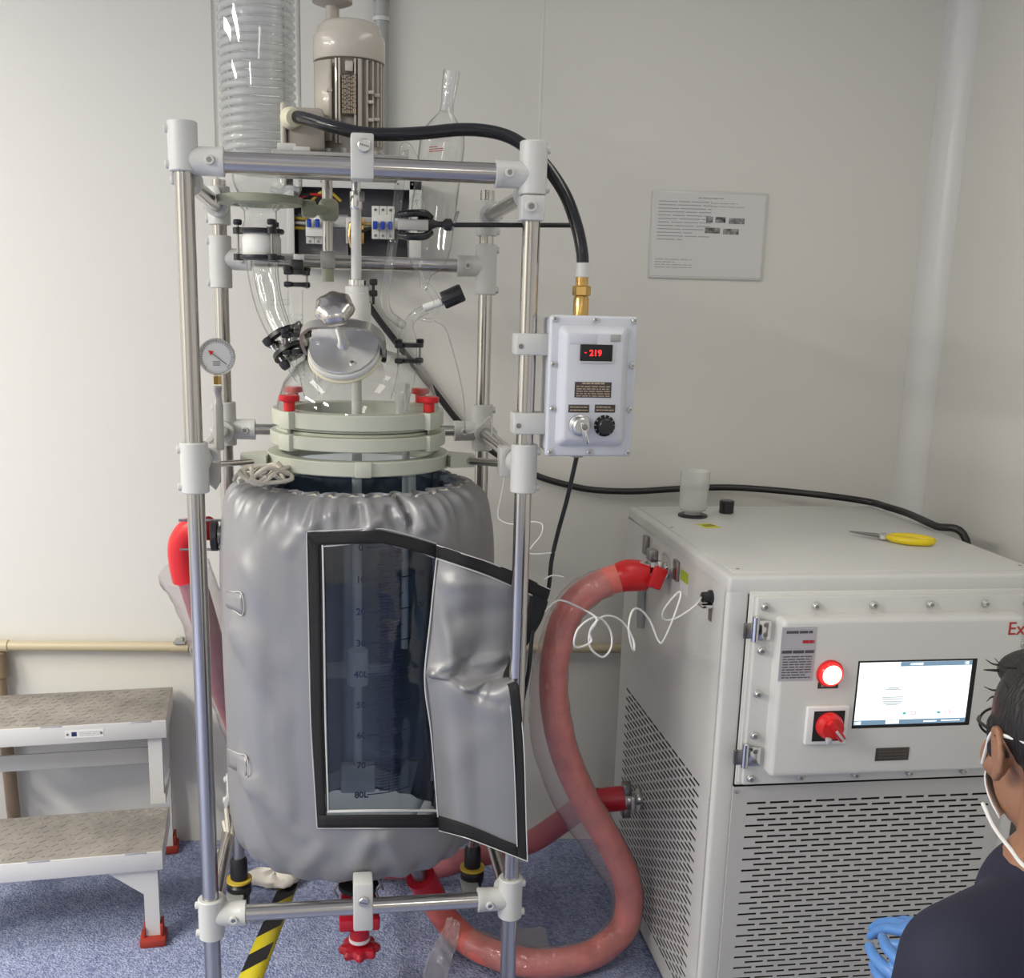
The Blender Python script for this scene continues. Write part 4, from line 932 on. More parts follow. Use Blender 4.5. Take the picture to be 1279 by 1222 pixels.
# ------------------------------------------------------------------ vacuum gauge
bg = .055
g0 = rp(270.5, 446, bg)
gn = V(.10, -1, .10).normalized()
gg = thing('pressure_gauge', 'round white dial vacuum gauge with steel rim beside the left front post', 'gauge', rw(g0.x, bg, 1.36), RA)
GR = .0365
rim = G().lathe(g0-gn*-.012, gn, [(GR*.96, -.026), (GR, -.022), (GR, -.002), (GR*.97, .001), (GR*.90, .001), (GR*.89, -.003)], 40, (True, False)).build('case', X['chrome'], gg)
u_ = (V(0, 0, 1)-gn*gn.z).normalized(); r_ = u_.cross(gn)
dc = g0+gn*.0095
dial = G().lathe(dc, gn, [(GR*.90, -.0015), (GR*.90, 0)], 36).build('dial', X['paper'], gg)
m = G()
for k in range(31):
    t = R_(-135+270*k/30); e = r_*math.sin(t)+u_*math.cos(t); q = e.cross(gn); l = .006 if k % 5 == 0 else .0035
    m.quad(dc+gn*.0004+e*(GR*.74)-q*.0004, dc+gn*.0004+e*(GR*.74)+q*.0004, dc+gn*.0004+e*(GR*.74+l)+q*.0004, dc+gn*.0004+e*(GR*.74+l)-q*.0004)
scribble(m, dc-u_*.013, r_, u_, .014, .010, 3, .9, .4); m.build('dial_marks', X['inkdk'], dial)
m = G(); t = R_(-52); e = r_*math.sin(t)+u_*math.cos(t); m.tube([dc+gn*.002-e*.024, dc+gn*.002+e*.010], .0008, 6, smooth=False); m.build('needle', X['inkdk'], dial)
m = G(); q = e.cross(gn); b = dc+gn*.002+e*.016; m.prism([b+e*.004, b-e*.006+q*.005, b-e*.006-q*.005], gn*.0006); m.build('pointer_tip', X['red'], dial)
gx = rp(269, 500, bg)
G().cyl((g0.x, bg, rp(269, 470, bg).z), (g0.x, bg, rp(269, 480, bg).z), .0085, n=6).build('brass_nut', X['brass'], gg)
G().lathe((g0.x, bg, rp(269, 562, bg).z), (0, 0, 1), [(.010, 0), (.010, .090), (.0085, .096), (.007, .104), (.007, .116), (.0085, .118), (.0085, .128)], 18).build('stem', X['metalgrey'], gg)

# ------------------------------------------------------------------ open breaker box on the back wall, conduit and feed cable
ex0, ex1, ez0, ez1 = -.392, -.028, 1.815, 2.04; ey = WY
eb_ = thing('breaker_box', 'open grey electrical box with two breakers on the wall behind the rig', 'electrical box', (-.21, WY, ez0))
m = MB(); m.box2((ex0, WY-.012, ez0), (ex1, WY-.001, ez1), .001)
for a, b in (((ex0, WY-.085, ez0), (ex0+.006, WY, ez1)), ((ex1-.006, WY-.085, ez0), (ex1, WY, ez1)), ((ex0, WY-.085, ez0), (ex1, WY, ez0+.006)), ((ex0, WY-.085, ez1-.006), (ex1, WY, ez1))): m.box2(a, b, .001)
m.build('enclosure', X['boxdk'], eb_)
m = MB(); f = .024
for a, b in (((ex0-.004, WY-.09, ez1-f), (ex1+.004, WY-.085, ez1+.004)), ((ex0-.004, WY-.09, ez0-.004), (ex1+.004, WY-.085, ez0+.012)), ((ex0-.004, WY-.09, ez0), (ex0+.016, WY-.085, ez1)), ((ex1-.03, WY-.09, ez0), (ex1+.004, WY-.085, ez1))): m.box2(a, b, .001)
m.build('front_frame', X['white'], eb_)
MB().box2((ex0+.02, WY-.03, ez0+.01), (ex0+.16, WY-.012, ez1-.09)).build('mounting_plate', X['boxpur'], eb_)
for x in (-.36, -.30, -.2, -.09, -.05): MB().lathe((x, WY-.0905, ez1-.009), (0, -1, 0), [(.003, 0), (.003, .001)], 10).build('frame_screw', X['darksteel'], eb_)
MB().box2((ex0+.01, WY-.034, 1.915), (ex1-.02, WY-.026, 1.945), .001).build('mounting_rail', X['brush'], eb_)
for (x0, x1, z0b, z1b, up) in ((-.163, -.100, 1.884, 1.973, 1), (-.346, -.278, 1.866, 1.930, 0)):
    br = MB().box2((x0, WY-.072, z0b), (x1, WY-.034, z1b), .002).build('circuit_breaker', X['breaker'], eb_)
    MB().box2((x0+.001, WY-.088, z0b+.3*(z1b-z0b)), (x1-.001, WY-.070, z0b+.72*(z1b-z0b)), .002).build('breaker_nose', X['breaker'], br)
    for k in range(3):
        x = x0+(x1-x0)*(k+.5)/3
        zt_ = z0b+(.40 if up else .85)*(z1b-z0b)
        MB().box((x, WY-.092, zt_), (.012, .016, .020), Matrix.Rotation(.3, 3, 'X'), .002).build('toggle', X['blue'], br)
        for zz_ in (z0b+.1*(z1b-z0b), z1b-.12*(z1b-z0b)):
            MB().lathe((x, WY-.0725, zz_), (0, -1, 0), [(.004, 0), (.004, .001)], 10).build('terminal_screw', X['darksteel'], br)
    for k in range(2): MB().box2((x0+(x1-x0)*(k+1)/3-.0006, WY-.0725, z0b), (x0+(x1-x0)*(k+1)/3+.0006, WY-.0715, z1b)).build('pole_gap', X['boxdk'], br)
for x in (-.236, -.205): MB().box2((x, WY-.06, 1.87), (x+.02, WY-.03, 1.94), .002).build('terminal_block', X['brass'] if x > -.22 else X['breaker'], eb_)
def wires(nm, mt, zz, x0, x1, dz=.0): MB().tube([(x0, WY-.05, zz), ((x0*2+x1)/3, WY-.065, zz+dz), ((x0+x1*2)/3, WY-.062, zz+dz), (x1, WY-.05, zz)], .0042, 8, 6).build(nm, X[mt], eb_)
wires('wire', 'wirey', 1.934, -.385, -.34); wires('wire', 'wirew', 1.922, -.385, -.34); wires('wire', 'wirey', 1.908, -.388, -.345); wires('wire', 'wirer', 1.988, -.37, -.27, .01); wires('wire', 'wirey', 1.985, -.33, -.25, .02); wires('wire', 'wireg', 1.975, -.31, -.26, .01); wires('wire', 'wirek', 1.998, -.38, -.28)
wires('wire', 'brass', 1.925, -.235, -.165); wires('wire', 'wirek', 1.915, -.23, -.165, -.01)
MB().tube([(-.222, WY-.06, 1.925), (-.226, WY-.066, 1.89), (-.221, WY-.06, 1.86)], .004, 8).build('wire', X['brass'], eb_)
cdt = thing('conduit', 'grey vertical cable conduit coming down the wall into the breaker box', 'conduit', (-.14, WY-.02, ez1))
MB().cyl((-.139, WY-.022, ez1+.004), (-.139, WY-.022, ZC), .0195, n=20).build('pipe', X['grey'], cdt)
MB().cyl((-.139, WY-.022, 2.46), (-.139, WY-.022, 2.47), .0225, n=20).build('pipe_ring', X['white'], cdt)
MB().cyl((-.139, WY-.022, 2.51), (-.139, WY-.022, 2.60), .0215, n=20).build('coupling', X['metalgrey'], cdt)
MB().box((-.122, WY-.045, 2.545), (.016, .014, .016), None, .003).build('clip_screw', X['white'], cdt)
fc_ = thing('feed_cable', 'black power cable running down the wall from the breaker box to the chiller', 'cable', (.2, WY-.02, 1.17))
ch_z = 1.159
P = [V(-.215, WY-.02, ez0-.002), V(-.205, WY-.02, 1.76)]+[yp(x, y, WY-.02) for x, y in ((465, 388), (492, 424), (520, 460), (546, 493), (572, 526), (600, 552), (635, 577), (672, 595))]+[yp(x, y, WY-.03) for x, y in ((705, 605), (740, 612), (790, 614), (845, 611))]+[yp(905, 609, 3.14), yp(960, 612, 3.10), yp(1030, 619, 3.04)]
for px, py in ((1085, 627), (1110, 634), (1135, 642), (1168, 657)):
    q = zp(px, py, ch_z+.012); P.append(q)
l0 = P[-1]; P += [l0+V(.05, -.07, -.02), l0+V(.09, -.09, -.25)]
MB().tube(P, .0098, 12, 8).build('sheath', X['wirek'], fc_)

# ------------------------------------------------------------------ drain valve under the vessel
dv = thing('drain_valve', 'red hand-wheel drain valve under the centre of the vessel', 'valve', rw(AC, .2, .18), RA)
va_ = V(AC-.004, .20, 0); zv = lambda y: rp(451, y, .20).z
G().lathe(va_, (0, 0, 1), [(.022, zv(1100)), (.022, .36), (.03, .40)], 20).build('outlet_neck', X['matte'], dv)
G().lathe(va_, (0, 0, 1), [(.042, zv(1108)), (.050, zv(1107)), (.050, zv(1102)), (.042, zv(1101))], 28).build('clamp_plate', X['matte'], dv)
for k in range(6):
    t = 2*PI*k/6+.3; c = va_+V(.058*math.cos(t), .04*math.sin(t), 0); G().tube([c+V(0, 0, zv(1090)), c+V(.006, 0, zv(1098)), c+V(-.004, 0, zv(1106)), c+V(.003, 0, zv(1116))], .0035, 8).build('chain_link', X['darksteel'], dv)
G().box(va_+V(0, 0, zv(1125)), (.09, .06, .035), None, .008).build('valve_body', X['redm'], dv)
G().box(va_+V(0, 0, zv(1150)), (.098, .05, .032), None, .006).build('yoke_plate', X['redm'], dv)
G().lathe(va_, (0, 0, 1), [(.024, zv(1176)), (.024, zv(1157)), (.032, zv(1156))], 24).build('bonnet', X['redm'], dv)
G().lathe(va_, (0, 0, 1), [(.0255, zv(1174)), (.0255, zv(1170))], 24).build('white_ring', X['ptfe'], dv, label='thin white ring')
m = G(); rr = []; zw = zv(1190)
for r, h in ((.012, 0), (.034, -.001), (.044, .004), (.046, .014), (.040, .022), (.022, .026)):
    rr.append([va_+V(math.cos(2*PI*i/64), math.sin(2*PI*i/64), 0)*(r*(1+.13*math.cos(8*2*PI*i/64)))+V(0, 0, zw+h) for i in range(64)])
m.rings(rr); m.build('handwheel', X['redm'], dv)

# ------------------------------------------------------------------ insulated coolant hoses
def ny(px, py, y): return yp(px, py, y)
ob = M_CH @ V(-.06, .42, 1.07)
h1 = thing('coolant_hose', 'pink foam-covered hose looping from the chiller top port to the floor', 'hose', (.5, 2.5, 0))
yA = (M_CH @ V(0, .42, 0)).y
pts = [(808, 720, yA), (785, 719, yA), (757, 727, yA), (728, 744, yA-.01), (706, 772, yA-.02), (695, 812, yA-.03), (691, 858, yA-.04), (697, 910, yA-.05), (711, 958, yA-.05), (735, 1008, yA-.05), (761, 1052, yA-.05), (780, 1092, yA-.05), (786, 1130, yA-.05), (776, 1164, yA-.05)]
P = [ny(x, y, yy_) for x, y, yy_ in pts]
for x, y in ((745, 1190), (712, 1201), (672, 1204), (630, 1197), (590, 1180)): P.append(zp(x, y, .042))
P += [ny(560, 1152, 2.62), ny(540, 1122, 2.58), ny(525, 1095, 2.54)]
P = [V(p.x, p.y, max(p.z, .041)) for p in P]
k1 = P[1:]
MB().tube(P[1:-1], .0365, 20, 8).build('foam_sleeve', X['pink'], h1)
MB().tube([P[0], P[1], P[1].lerp(P[2], .45)], lambda t: .037+.004*math.sin(t*3.1), 20, 8).build('red_cuff', X['red'], h1)
MB().tube([P[-2], P[-1]], .039, 20, 8, smooth=False).build('red_cuff', X['redm'], h1)
e = P[-1]; MB().tube([e, e+V(-.02, -.02, .06), e+V(-.05, -.05, .12)], .02, 14).build('hose_end', X['darksteel'], h1)
# loose clear film wrapped over it, sagging on the inner side
SP = catmull(P[2:-3], 6); m = MB(); rr = []; n = 22; u = None
for i, p in enumerate(SP):
    t = (SP[min(i+1, len(SP)-1)]-SP[max(i-1, 0)]).normalized(); a = V(0, 1, 0).cross(t).normalized(); b = t.cross(a)
    f = i/(len(SP)-1); sag = .006+.034*max(0, math.sin((f-.18)*7.2))*(f < .64)+.006*noise.noise(V(f*20, 1, 1))
    sag *= 1 if f > .05 else .3
    ring = []
    for k in range(n):
        q = 2*PI*k/n; r = .039+.004*noise.noise(V(f*40, q, 2))+sag*max(0, math.cos(q))**2
        s_ = 1 if True else 0
        pt = p+a*(-math.cos(q)*r if False else math.cos(q)*r*1.0)+b*math.sin(q)*r
        pt.z = max(pt.z, .002); ring.append(pt)
    rr.append(ring)
m.rings(rr, (False, False)); m.build('film_wrap', X['film'], h1, angle=80)
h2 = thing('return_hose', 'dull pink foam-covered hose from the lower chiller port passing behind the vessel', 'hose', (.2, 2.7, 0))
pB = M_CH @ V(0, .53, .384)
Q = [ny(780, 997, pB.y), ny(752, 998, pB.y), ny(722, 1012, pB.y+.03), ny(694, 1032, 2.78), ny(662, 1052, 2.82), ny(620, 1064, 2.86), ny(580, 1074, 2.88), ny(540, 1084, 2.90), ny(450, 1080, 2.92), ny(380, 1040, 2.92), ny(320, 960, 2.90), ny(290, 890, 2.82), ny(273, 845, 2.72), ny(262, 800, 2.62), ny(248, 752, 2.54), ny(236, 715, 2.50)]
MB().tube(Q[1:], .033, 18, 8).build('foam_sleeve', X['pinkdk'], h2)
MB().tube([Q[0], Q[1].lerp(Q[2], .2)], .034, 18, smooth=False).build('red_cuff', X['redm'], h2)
e = Q[-1]
MB().tube([ny(236, 722, 2.50), ny(230, 700, 2.49), ny(229, 678, 2.48), ny(240, 662, 2.47), ny(262, 660, 2.45)], lambda t: .040-.012*t, 18, 8).build('red_elbow', X['red'], h2)
FQ = catmull(Q[9:-1]+[ny(230, 712, 2.5)], 6); m = MB(); rr = []
for i, p in enumerate(FQ):
    t = (FQ[min(i+1, len(FQ)-1)]-FQ[max(i-1, 0)]).normalized(); a = V(0, 1, 0).cross(t).normalized(); b = t.cross(a); f = i/(len(FQ)-1)
    rr.append([p+(a*math.cos(2*PI*k/20)+b*math.sin(2*PI*k/20))*(.042+.022*f*f+.008*noise.noise(V(f*18, 3*math.cos(2*PI*k/20), 3*math.sin(2*PI*k/20)))) for k in range(20)])
m.rings(rr, (False, False)); m.build('film_wrap', X['film'], h2, angle=80)
# jacket port with black flange clamp on the left of the vessel
pt_ = thing('side_port_clamp', 'black flange clamp with steel bolts on the vessel left port', 'clamp', rw(-.02, .30, 1.1), RA)
c0 = rp(268, 669, .30)
G().lathe(c0+V(-.008, 0, 0), (1, 0, 0), [(.030, 0), (.036, .002), (.036, .014), (.030, .016)], 28).build('flange', X['black'], pt_)
for dz in (-.030, .032):
    G().cyl(rp(224, 669, .30)+V(0, 0, dz*1.1), c0+V(.06, 0, dz*1.1), .003, n=10).build('bolt', X['darksteel'], pt_)
G().cyl(c0+V(-.01, 0, 0), V(.13, .32, c0.z), .022, n=18).build('port_neck', X['darksteel'], pt_)

# ------------------------------------------------------------------ loose things on the floor
t = MB(); 
tp = [zp(352, 1100), zp(374, 1100), zp(331, 1222), zp(298, 1222)]
ext = (tp[3]-tp[0])*.6
A, B, Cc, D_ = tp[0], tp[1], tp[2]+ext, tp[3]+ext
tape = thing('hazard_tape', 'yellow and black striped hazard tape stuck on the carpet', 'tape', (A+Cc)/2)
t.grid([[A+V(0, 0, .0012), B+V(0, 0, .0012)], [D_+V(0, 0, .0012), Cc+V(0, 0, .0012)]]); t.build('tape_strip', X['ystripe'], tape, solid=.001)
Ld = (D_-A).length; ud = (D_-A).normalized(); wv = (B-A); wl_ = .052; 
wv2 = V(ud.y, -ud.x, 0); wv2 = wv2 if wv2.dot(wv) > 0 else -wv2
k = 0; s = .065
while s < Ld-.1:
    p = A+ud*s+V(0, 0, .0016); e = B+ud*(s-.06)+V(0, 0, .0016); f1 = .078
    MB().quad(p, e, e+ud*f1, p+ud*f1).build('black_stripe', X['matte'], tape)
    s += .158
m = MB(); rr = []; tc_ = zp(343, 1097, .02)
gr = []
for i in range(13):
    th = PI*i/12
    gr.append([tc_+V(.085*math.sin(th)*math.cos(q)*(1+.25*noise.noise(V(math.cos(q)*2, math.sin(q)*2, th))), .05*math.sin(th)*math.sin(q)*(1+.3*noise.noise(V(math.cos(q)*3, 5, th))), -.018+.028*(1-math.cos(th))*(.8+.5*noise.noise(V(math.cos(q)*2, math.sin(q)*2, 9)))*.9) for q in [2*PI*k/28 for k in range(28)]])
m.grid(gr, True); tag(m.build('crumpled_tissue', X['tissue'], angle=60), 'crumpled off-white wipe lying on the floor at the end of the hazard tape', 'tissue')
m = MB(); gr = []; e0 = [zp(560, 1145, .10), zp(551, 1165, .06), zp(540, 1185, .03), zp(531, 1205, .015), zp(525, 1240, .012)]; e1_ = [zp(575, 1152, .10), zp(572, 1175, .06), zp(566, 1195, .03), zp(560, 1215, .015), zp(553, 1245, .012)]
e0 = catmull(e0, 6); e1_ = catmull(e1_, 6)
for i in range(len(e0)): gr.append([e0[i].lerp(e1_[i], k/8)+V(0, 0, .010*noise.noise(V(i*.35, k*.6, 0))) for k in range(9)])
m.grid(gr); tag(m.build('plastic_strip', X['film2'], angle=80), 'clear crumpled plastic strip trailing off the hose onto the carpet', 'plastic wrap')
m = MB(); gr = []; c = zp(655, 1178, .012)
for i in range(9): gr.append([c+V((i-4)*.016, (k-4)*.016, .004+.022*abs(noise.noise(V(i*.5, k*.5, 3)))) for k in range(9)])
m.grid(gr); tag(m.build('film_scrap', X['frost'], angle=60), 'small crumpled scrap of clear film behind the right front post', 'plastic wrap')

# ------------------------------------------------------------------ two-step stool
SA = R_(9.2); SO = V(-.690, 2.612, 0)
M_ST = Matrix.Translation(SO) @ Matrix.Rotation(SA, 4, 'Z')
def T_(): return MB(M_ST)
stool = thing('step_stool', 'two-step white aluminium step stool with worn tread plates by the wall', 'step stool', M_ST @ V(-.32, .25, 0), SA)
SW = .66; ZL, ZH = .275, .535
for z, y0, y1 in ((ZL, .0, .258), (ZH, .275, .545)):
    T_().box2((-SW, y0, z-.004), (0, y1, z+.0025), .002).build('tread', X['tread'], stool)
    m = T_()
    for i in range(26):
        for j in range(9):
            x = -.012-i*.0245-(j % 2)*.012; y = y0+.022+j*.0275
            if x > -SW+.01: m.box((x, y, z+.0028), (.019, .005, .0016), Matrix.Rotation(.7 if (i+j) % 2 else -.7, 3, 'Z'))
    m.build('tread_pattern', X['tread'], stool, kind='stuff')
    T_().box2((-SW, y0-.003, z-.052), (0, y0+.003, z+.001), .002).build('front_apron', X['alu'], stool)
    T_().box2((-SW, y1-.003, z-.052), (0, y1+.003, z+.001), .002).build('rear_apron', X['alu'], stool)
    for x in (-SW, -.004): T_().box2((x, y0, z-.052), (x+.004, y1, z+.001), .0015).build('side_apron', X['alu'], stool)
    for x in (-.03-.03, -.30): T_().box2((x-.035, y0-.0036, z-.001), (x+.02, y0-.0028, z+.0022), .0003).build('edge_wear', X['brush'], stool)
T_().box2((-SW+.03, .41, .35), (-.03, .416, .40), .001).build('cross_brace', X['alu'], stool)
for x in (-.035, -SW+.035):
    for (ya, z0_, z1_, yb_) in ((.012, .02, ZL-.05, .012), (.285, ZL, ZH-.04, .290), (.505, .02, ZH-.03, .53)):
        m = T_(); rr = []
        for yy_, z in ((ya, z0_), (yb_, z1_)):
            pass
        w2 = .019
        m.rings([[V(x-w2, ya, z0_), V(x+w2, ya, z0_), V(x+w2, ya+.036, z0_), V(x-w2, ya+.036, z0_)], [V(x-w2, yb_, z1_), V(x+w2, yb_, z1_), V(x+w2, yb_+.036, z1_), V(x-w2, yb_+.036, z1_)]]); m.build('leg', X['alu'], stool)
    T_().prism([(x+.019, .285, ZL+.0), (x+.023, .285, ZL), (x+.023, .54, ZL-.0), (x+.019, .54, ZL)], (0, 0, .03)).build('side_rail', X['alu'], stool)
    for y in (.018, .523):
        ft = T_().box2((x-.034, y-.032, 0), (x+.034, y+.036, .022), .005).build('rubber_foot', X['foot'], stool)
        T_().box2((x-.025, y-.014, .02), (x-.019, y+.032, .05), .002).box2((x+.019, y-.014, .02), (x+.027, y+.032, .055), .002).build('foot_lip', X['foot'], ft)
    sx_ = -1 if x > -.3 else 1
    T_().prism([(x+sx_*.019, .012, ZL-.052), (x+sx_*.115, .012, ZL-.052), (x+sx_*.019, .012, ZL-.128)], (0, .004, 0)).build('gusset', X['alu'], stool)
pl = T_().box2((-.315, -.0045, ZH-.037), (-.21, -.003, ZH-.012)).build('label', X['paper'], stool) if False else None
p0 = T_().box2((-.272, .2712, ZH-.036), (-.17, .2722, ZH-.013)).build('maker_label', X['paper'], stool)
m = T_(); scribble(m, V(-.205, .2711, ZH-.0245), (1, 0, 0), (0, 0, 1), .058, .014, 3, .9, .3); m.build('label_print', X['ink'], p0)
T_().box2((-.255, .2708, ZH-.031), (-.241, .2712, ZH-.018)).build('label_square', X['blueink'], p0)
for x in (-.266, -.176): T_().lathe((x, .2712, ZH-.0245), (0, -1, 0), [(.004, 0), (.003, .0015)], 10).build('rivet', X['darksteel'], p0)
# ------------------------------------------------------------------ recirculating chiller
def K(): return MB(M_CH)
CWd, CDp, CHt = .742, .808, 1.159
chl = thing('chiller', 'large white floor-standing chiller cabinet with touch screen and slotted grilles', 'chiller', M_CH @ V(CWd/2, CDp/2, 0), CA)
TH = .0022
def grille(fr, x0, x1, z0, z1, rows, sx0, sx1, pitch, sl, sh, th=TH):
    """flat sheet with real slots; fr(x, z, d) gives a point, d behind the face"""
    m = K()
    def q(xa, xb_, za_, zb2):
        if xb_-xa > 1e-5 and zb2-za_ > 1e-5: m.quad(fr(xa, za_, 0), fr(xb_, za_, 0), fr(xb_, zb2, 0), fr(xa, zb2, 0))
    z = z0
    for r, zr in enumerate(sorted(rows)):
        q(x0, x1, z, zr-sh/2)
        x = x0; s = sx0+(pitch/2 if r % 2 else 0)
        while s+sl <= sx1+1e-6:
            q(x, s, zr-sh/2, zr+sh/2)
            a, b, c, d = (s, zr-sh/2), (s+sl, zr-sh/2), (s+sl, zr+sh/2), (s, zr+sh/2)
            for e, f in ((a, b), (b, c), (c, d), (d, a)): m.quad(fr(*e, 0), fr(*f, 0), fr(*f, th), fr(*e, th))
            x = s+sl; s += pitch
        q(x, x1, zr-sh/2, zr+sh/2); z = zr+sh/2
    q(x0, x1, z, z1); return m
zt1 = cf(932, 1003).z; rows = [zt1-.0139*k for k in range(41)]
# left side sheet with slots below mid height
srow = [cs(781, 858).z-.0139*k for k in range(41)]
grille(lambda x, z, d: V(0+d, x, z), .010, CDp-.004, .022, CHt-.03, srow, .085, .745, .0545, .045, .0062, .0008).build('left_panel', X['chill'], chl, angle=20)
K().box2((.012, .03, .05), (.02, CDp-.03, .69)).build('dark_backing', X['chilldk'], chl)  # black sheet added to paint the dark cabinet interior behind the side slots
# frame: corner posts, front header, back, right side, base, lid
for x in (0, CWd-.050):
    K().box2((x, 0, .03), (x+.050, .03, CHt-.03), .010, 4).build('corner_post', X['chill'], chl)
K().box2((.03, .004, 1.118), (CWd-.03, .03, CHt-.03), .002).build('front_header', X['chill'], chl)
K().box2((CWd-.006, .012, .045), (CWd, CDp, CHt-.03), .001).build('right_panel', X['chill'], chl)
K().box2((.0, CDp-.006, .045), (CWd, CDp, CHt-.03), .001).build('rear_panel', X['chill'], chl)
K().box2((.004, .006, .02), (CWd-.004, CDp-.004, .05), .004).build('base', X['chilldk'], chl)
lid = K().box2((0, 0, CHt-.045), (CWd, CDp, CHt-.003), .009, 3).build('top_panel', X['chill'], chl)
K().box2((.022, .028, CHt-.006), (CWd-.012, CDp-.012, CHt), .002).build('top_sheet', X['chill'], lid)
for x, y in ((.040, .055), (.03, .5), (CWd-.03, .06), (.39, .045)):
    K().lathe((x, y, CHt), (0, 0, 1), [(.004, 0), (.0035, .001)], 10).build('screw', X['darksteel'] if x != .39 else X['white'], lid)
for x, y in ((.05, .06), (CWd-.05, .06), (.05, CDp-.06), (CWd-.05, CDp-.06)):
    K().lathe((x-.012, y, .0245), (1, 0, 0), [(.01, 0), (.0245, .001), (.0245, .023), (.01, .024)], 18).build('caster', X['black'], chl)
# slotted front panel
gp0, gp1 = .046, .700
fgp = grille(lambda x, z, d: V(x, -.004+d, z), gp0, gp1, .05, .672, rows, cf(932, 1003).x, .672, .0545, .045, .0055)
fgp.box2((gp0, -.0038, .05), (gp0+.002, .004, .672)).box2((gp1-.002, -.0038, .05), (gp1, .004, .672))
fgp.build('front_grille', X['chillpan'], chl, angle=20)
K().box2((.03, .010, .05), (CWd-.03, .016, .69)).build('dark_backing', X['chilldk'], chl)  # second black sheet, painting the darkness behind the front slots
for x in (gp0+.008, gp1-.008): K().lathe((x, -.004, .661), (0, -1, 0), [(.005, 0), (.005, .002), (.003, .003)], 12).build('panel_screw', X['brush'], chl)
# flanged control door
dx0, dx1, dz0, dz1 = .060, .702, .684, 1.114; dfo = .022
K().box2((.05, -.003, .676), (.712, .004, 1.122), .002).build('door_gasket', X['trim'], chl)
K().box2((dx0-.006, -.010, dz0+.0), (dx1+.006, -.002, dz1+.003), .002).build('door_gasket', X['chill'], chl)
dr = K().box2((dx0, -dfo, dz0), (dx1, -.008, dz1), .003).build('door_flange', X['chill'], chl)
cxo = .062
o0, o1, o2, o3 = .103, .660, .716, 1.076
def rrc(x0, x1, z0, z1, y, r, n=6):
    P = []
    for (a_, b_, t0) in ((x1-r, z1-r, 0), (x0+r, z1-r, PI/2), (x0+r, z0+r, PI), (x1-r, z0+r, 1.5*PI)):
        for k in range(n+1): t = t0+PI/2*k/n; P.append(V(a_+r*math.cos(t), y, b_+r*math.sin(t)))
    return P
m = K(); m.rings([rrc(o0, o1, o2, o3, -dfo, .012), rrc(o0, o1, o2, o3, -cxo+.010, .012), rrc(o0+.004, o1-.004, o2+.004, o3-.004, -cxo+.002, .010), rrc(o0+.010, o1-.010, o2+.010, o3-.010, -cxo, .008)], (False, True)); m.build('raised_cover', X['chill'], chl, angle=50)
def dfp(px, py, e=0): return cf(px, py, cxo+e)
for px, py in [(945, 757), (1019, 755), (1091, 755), (1162, 752), (1231, 752), (940, 813), (937, 867), (932, 919), (929, 972), (999, 969), (1068, 967), (1136, 965), (1203, 962)]+[(None, z) for z in (1.094, 1.0, .9, .8, .703)]:
    if px is None: p = V(dx1-.018, -dfo, py)
    else: p = cf(px, py, dfo); p.x = max(p.x, dx0+.012)
    if px and py < 760: p.z = dz1-.019
    if px and py > 960: p.z = dz0+.016
    if px and px < 946: p.x = dx0+.016
    b_ = K().lathe(p, (0, -1, 0), [(.0092, 0), (.0092, .002), (.0075, .003), (.0075, .008), (.006, .0095)], 16).build('door_bolt', X['brush'], chl)
    K().lathe(p+V(0, -.0093, 0), (0, -1, 0), [(.0042, 0), (.0042, .0006)], 6).build('hex_socket', X['darksteel'], b_)
for px, py in ((929, 786), (917, 944)):
    p = cf(px, py, dfo); p.x = dx0-.004
    hg = K().box(p+V(.020, -.004, -.002), (.034, .006, .044), None, .002).build('hinge', X['chrome'], chl)
    K().box(p+V(-.012, -.001, -.004), (.022, .008, .034), None, .002).build('hinge_leaf', X['darksteel'], hg)
    K().cyl(p+V(.0, -.008, -.026), p+V(.0, -.008, .030), .0075, n=16, ch=.001).build('hinge_pin', X['chrome'], hg)
    for dz in (-.012, .010): K().lathe(p+V(.024, -.007, dz), (0, -1, 0), [(.0055, 0), (.005, .0015), (.002, .0018)], 12).build('screw', X['darksteel'], hg)
# touch screen in a recess
s0, s1, s2, s3 = dfp(1073, 829), dfp(1217, 824), dfp(1208, 904), dfp(1067, 908)
sx0, sx1, sz0, sz1 = (s0.x+s3.x)/2, (s1.x+s2.x)/2, (s2.z+s3.z)/2, (s0.z+s1.z)/2
K().box2((sx0-.004, -cxo-.0006, sz0-.004), (sx1+.006, -cxo+.004, sz1+.004), .0005).build('screen_bezel', X['matte'], chl)
scn = K().box2((sx0, -cxo-.0012, sz0+.004), (sx1-.006, -cxo+.002, sz1)).build('touch_screen', X['scr'], chl, label='lit white touch screen')
swd, sht = sx1-.006-sx0, sz1-sz0-.004
def sq(u0, v0, u1, v1, mt, nm):
    K().box2((sx0+swd*u0, -cxo-.0016, sz0+.004+sht*v0), (sx0+swd*u1, -cxo-.0012, sz0+.004+sht*v1)).build(nm, X[mt], scn)
sq(.36, .93, 1, 1, 'scrb', 'title_bar'); sq(0, 0, 1, .075, 'scrb', 'status_bar')
sq(.44, .945, .56, .985, 'scr', 'title_print'); sq(.93, .94, .97, .99, 'scr', 'alarm_icon'); sq(.28, .01, .40, .07, 'scr', 'status_tab'); sq(.0, .01, .06, .06, 'scr', 'status_tab')
sq(.62, .025, .74, .045, 'scr', 'clock_print'); sq(.78, .03, .95, .05, 'scr', 'clock_print'); sq(.32, .02, .345, .065, 'scrg', 'tab_icon')
m = K(); cx0, cz0 = sx0+swd*.32, sz0+.004+sht*.44
for z, w2 in ((.018, .018), (.000, .024), (-.004, .024), (-.010, .023), (-.0135, .020), (-.017, .014)):
    m.box2((cx0-w2, -cxo-.0016, cz0+z-.0012), (cx0+w2, -cxo-.0012, cz0+z+.0012))
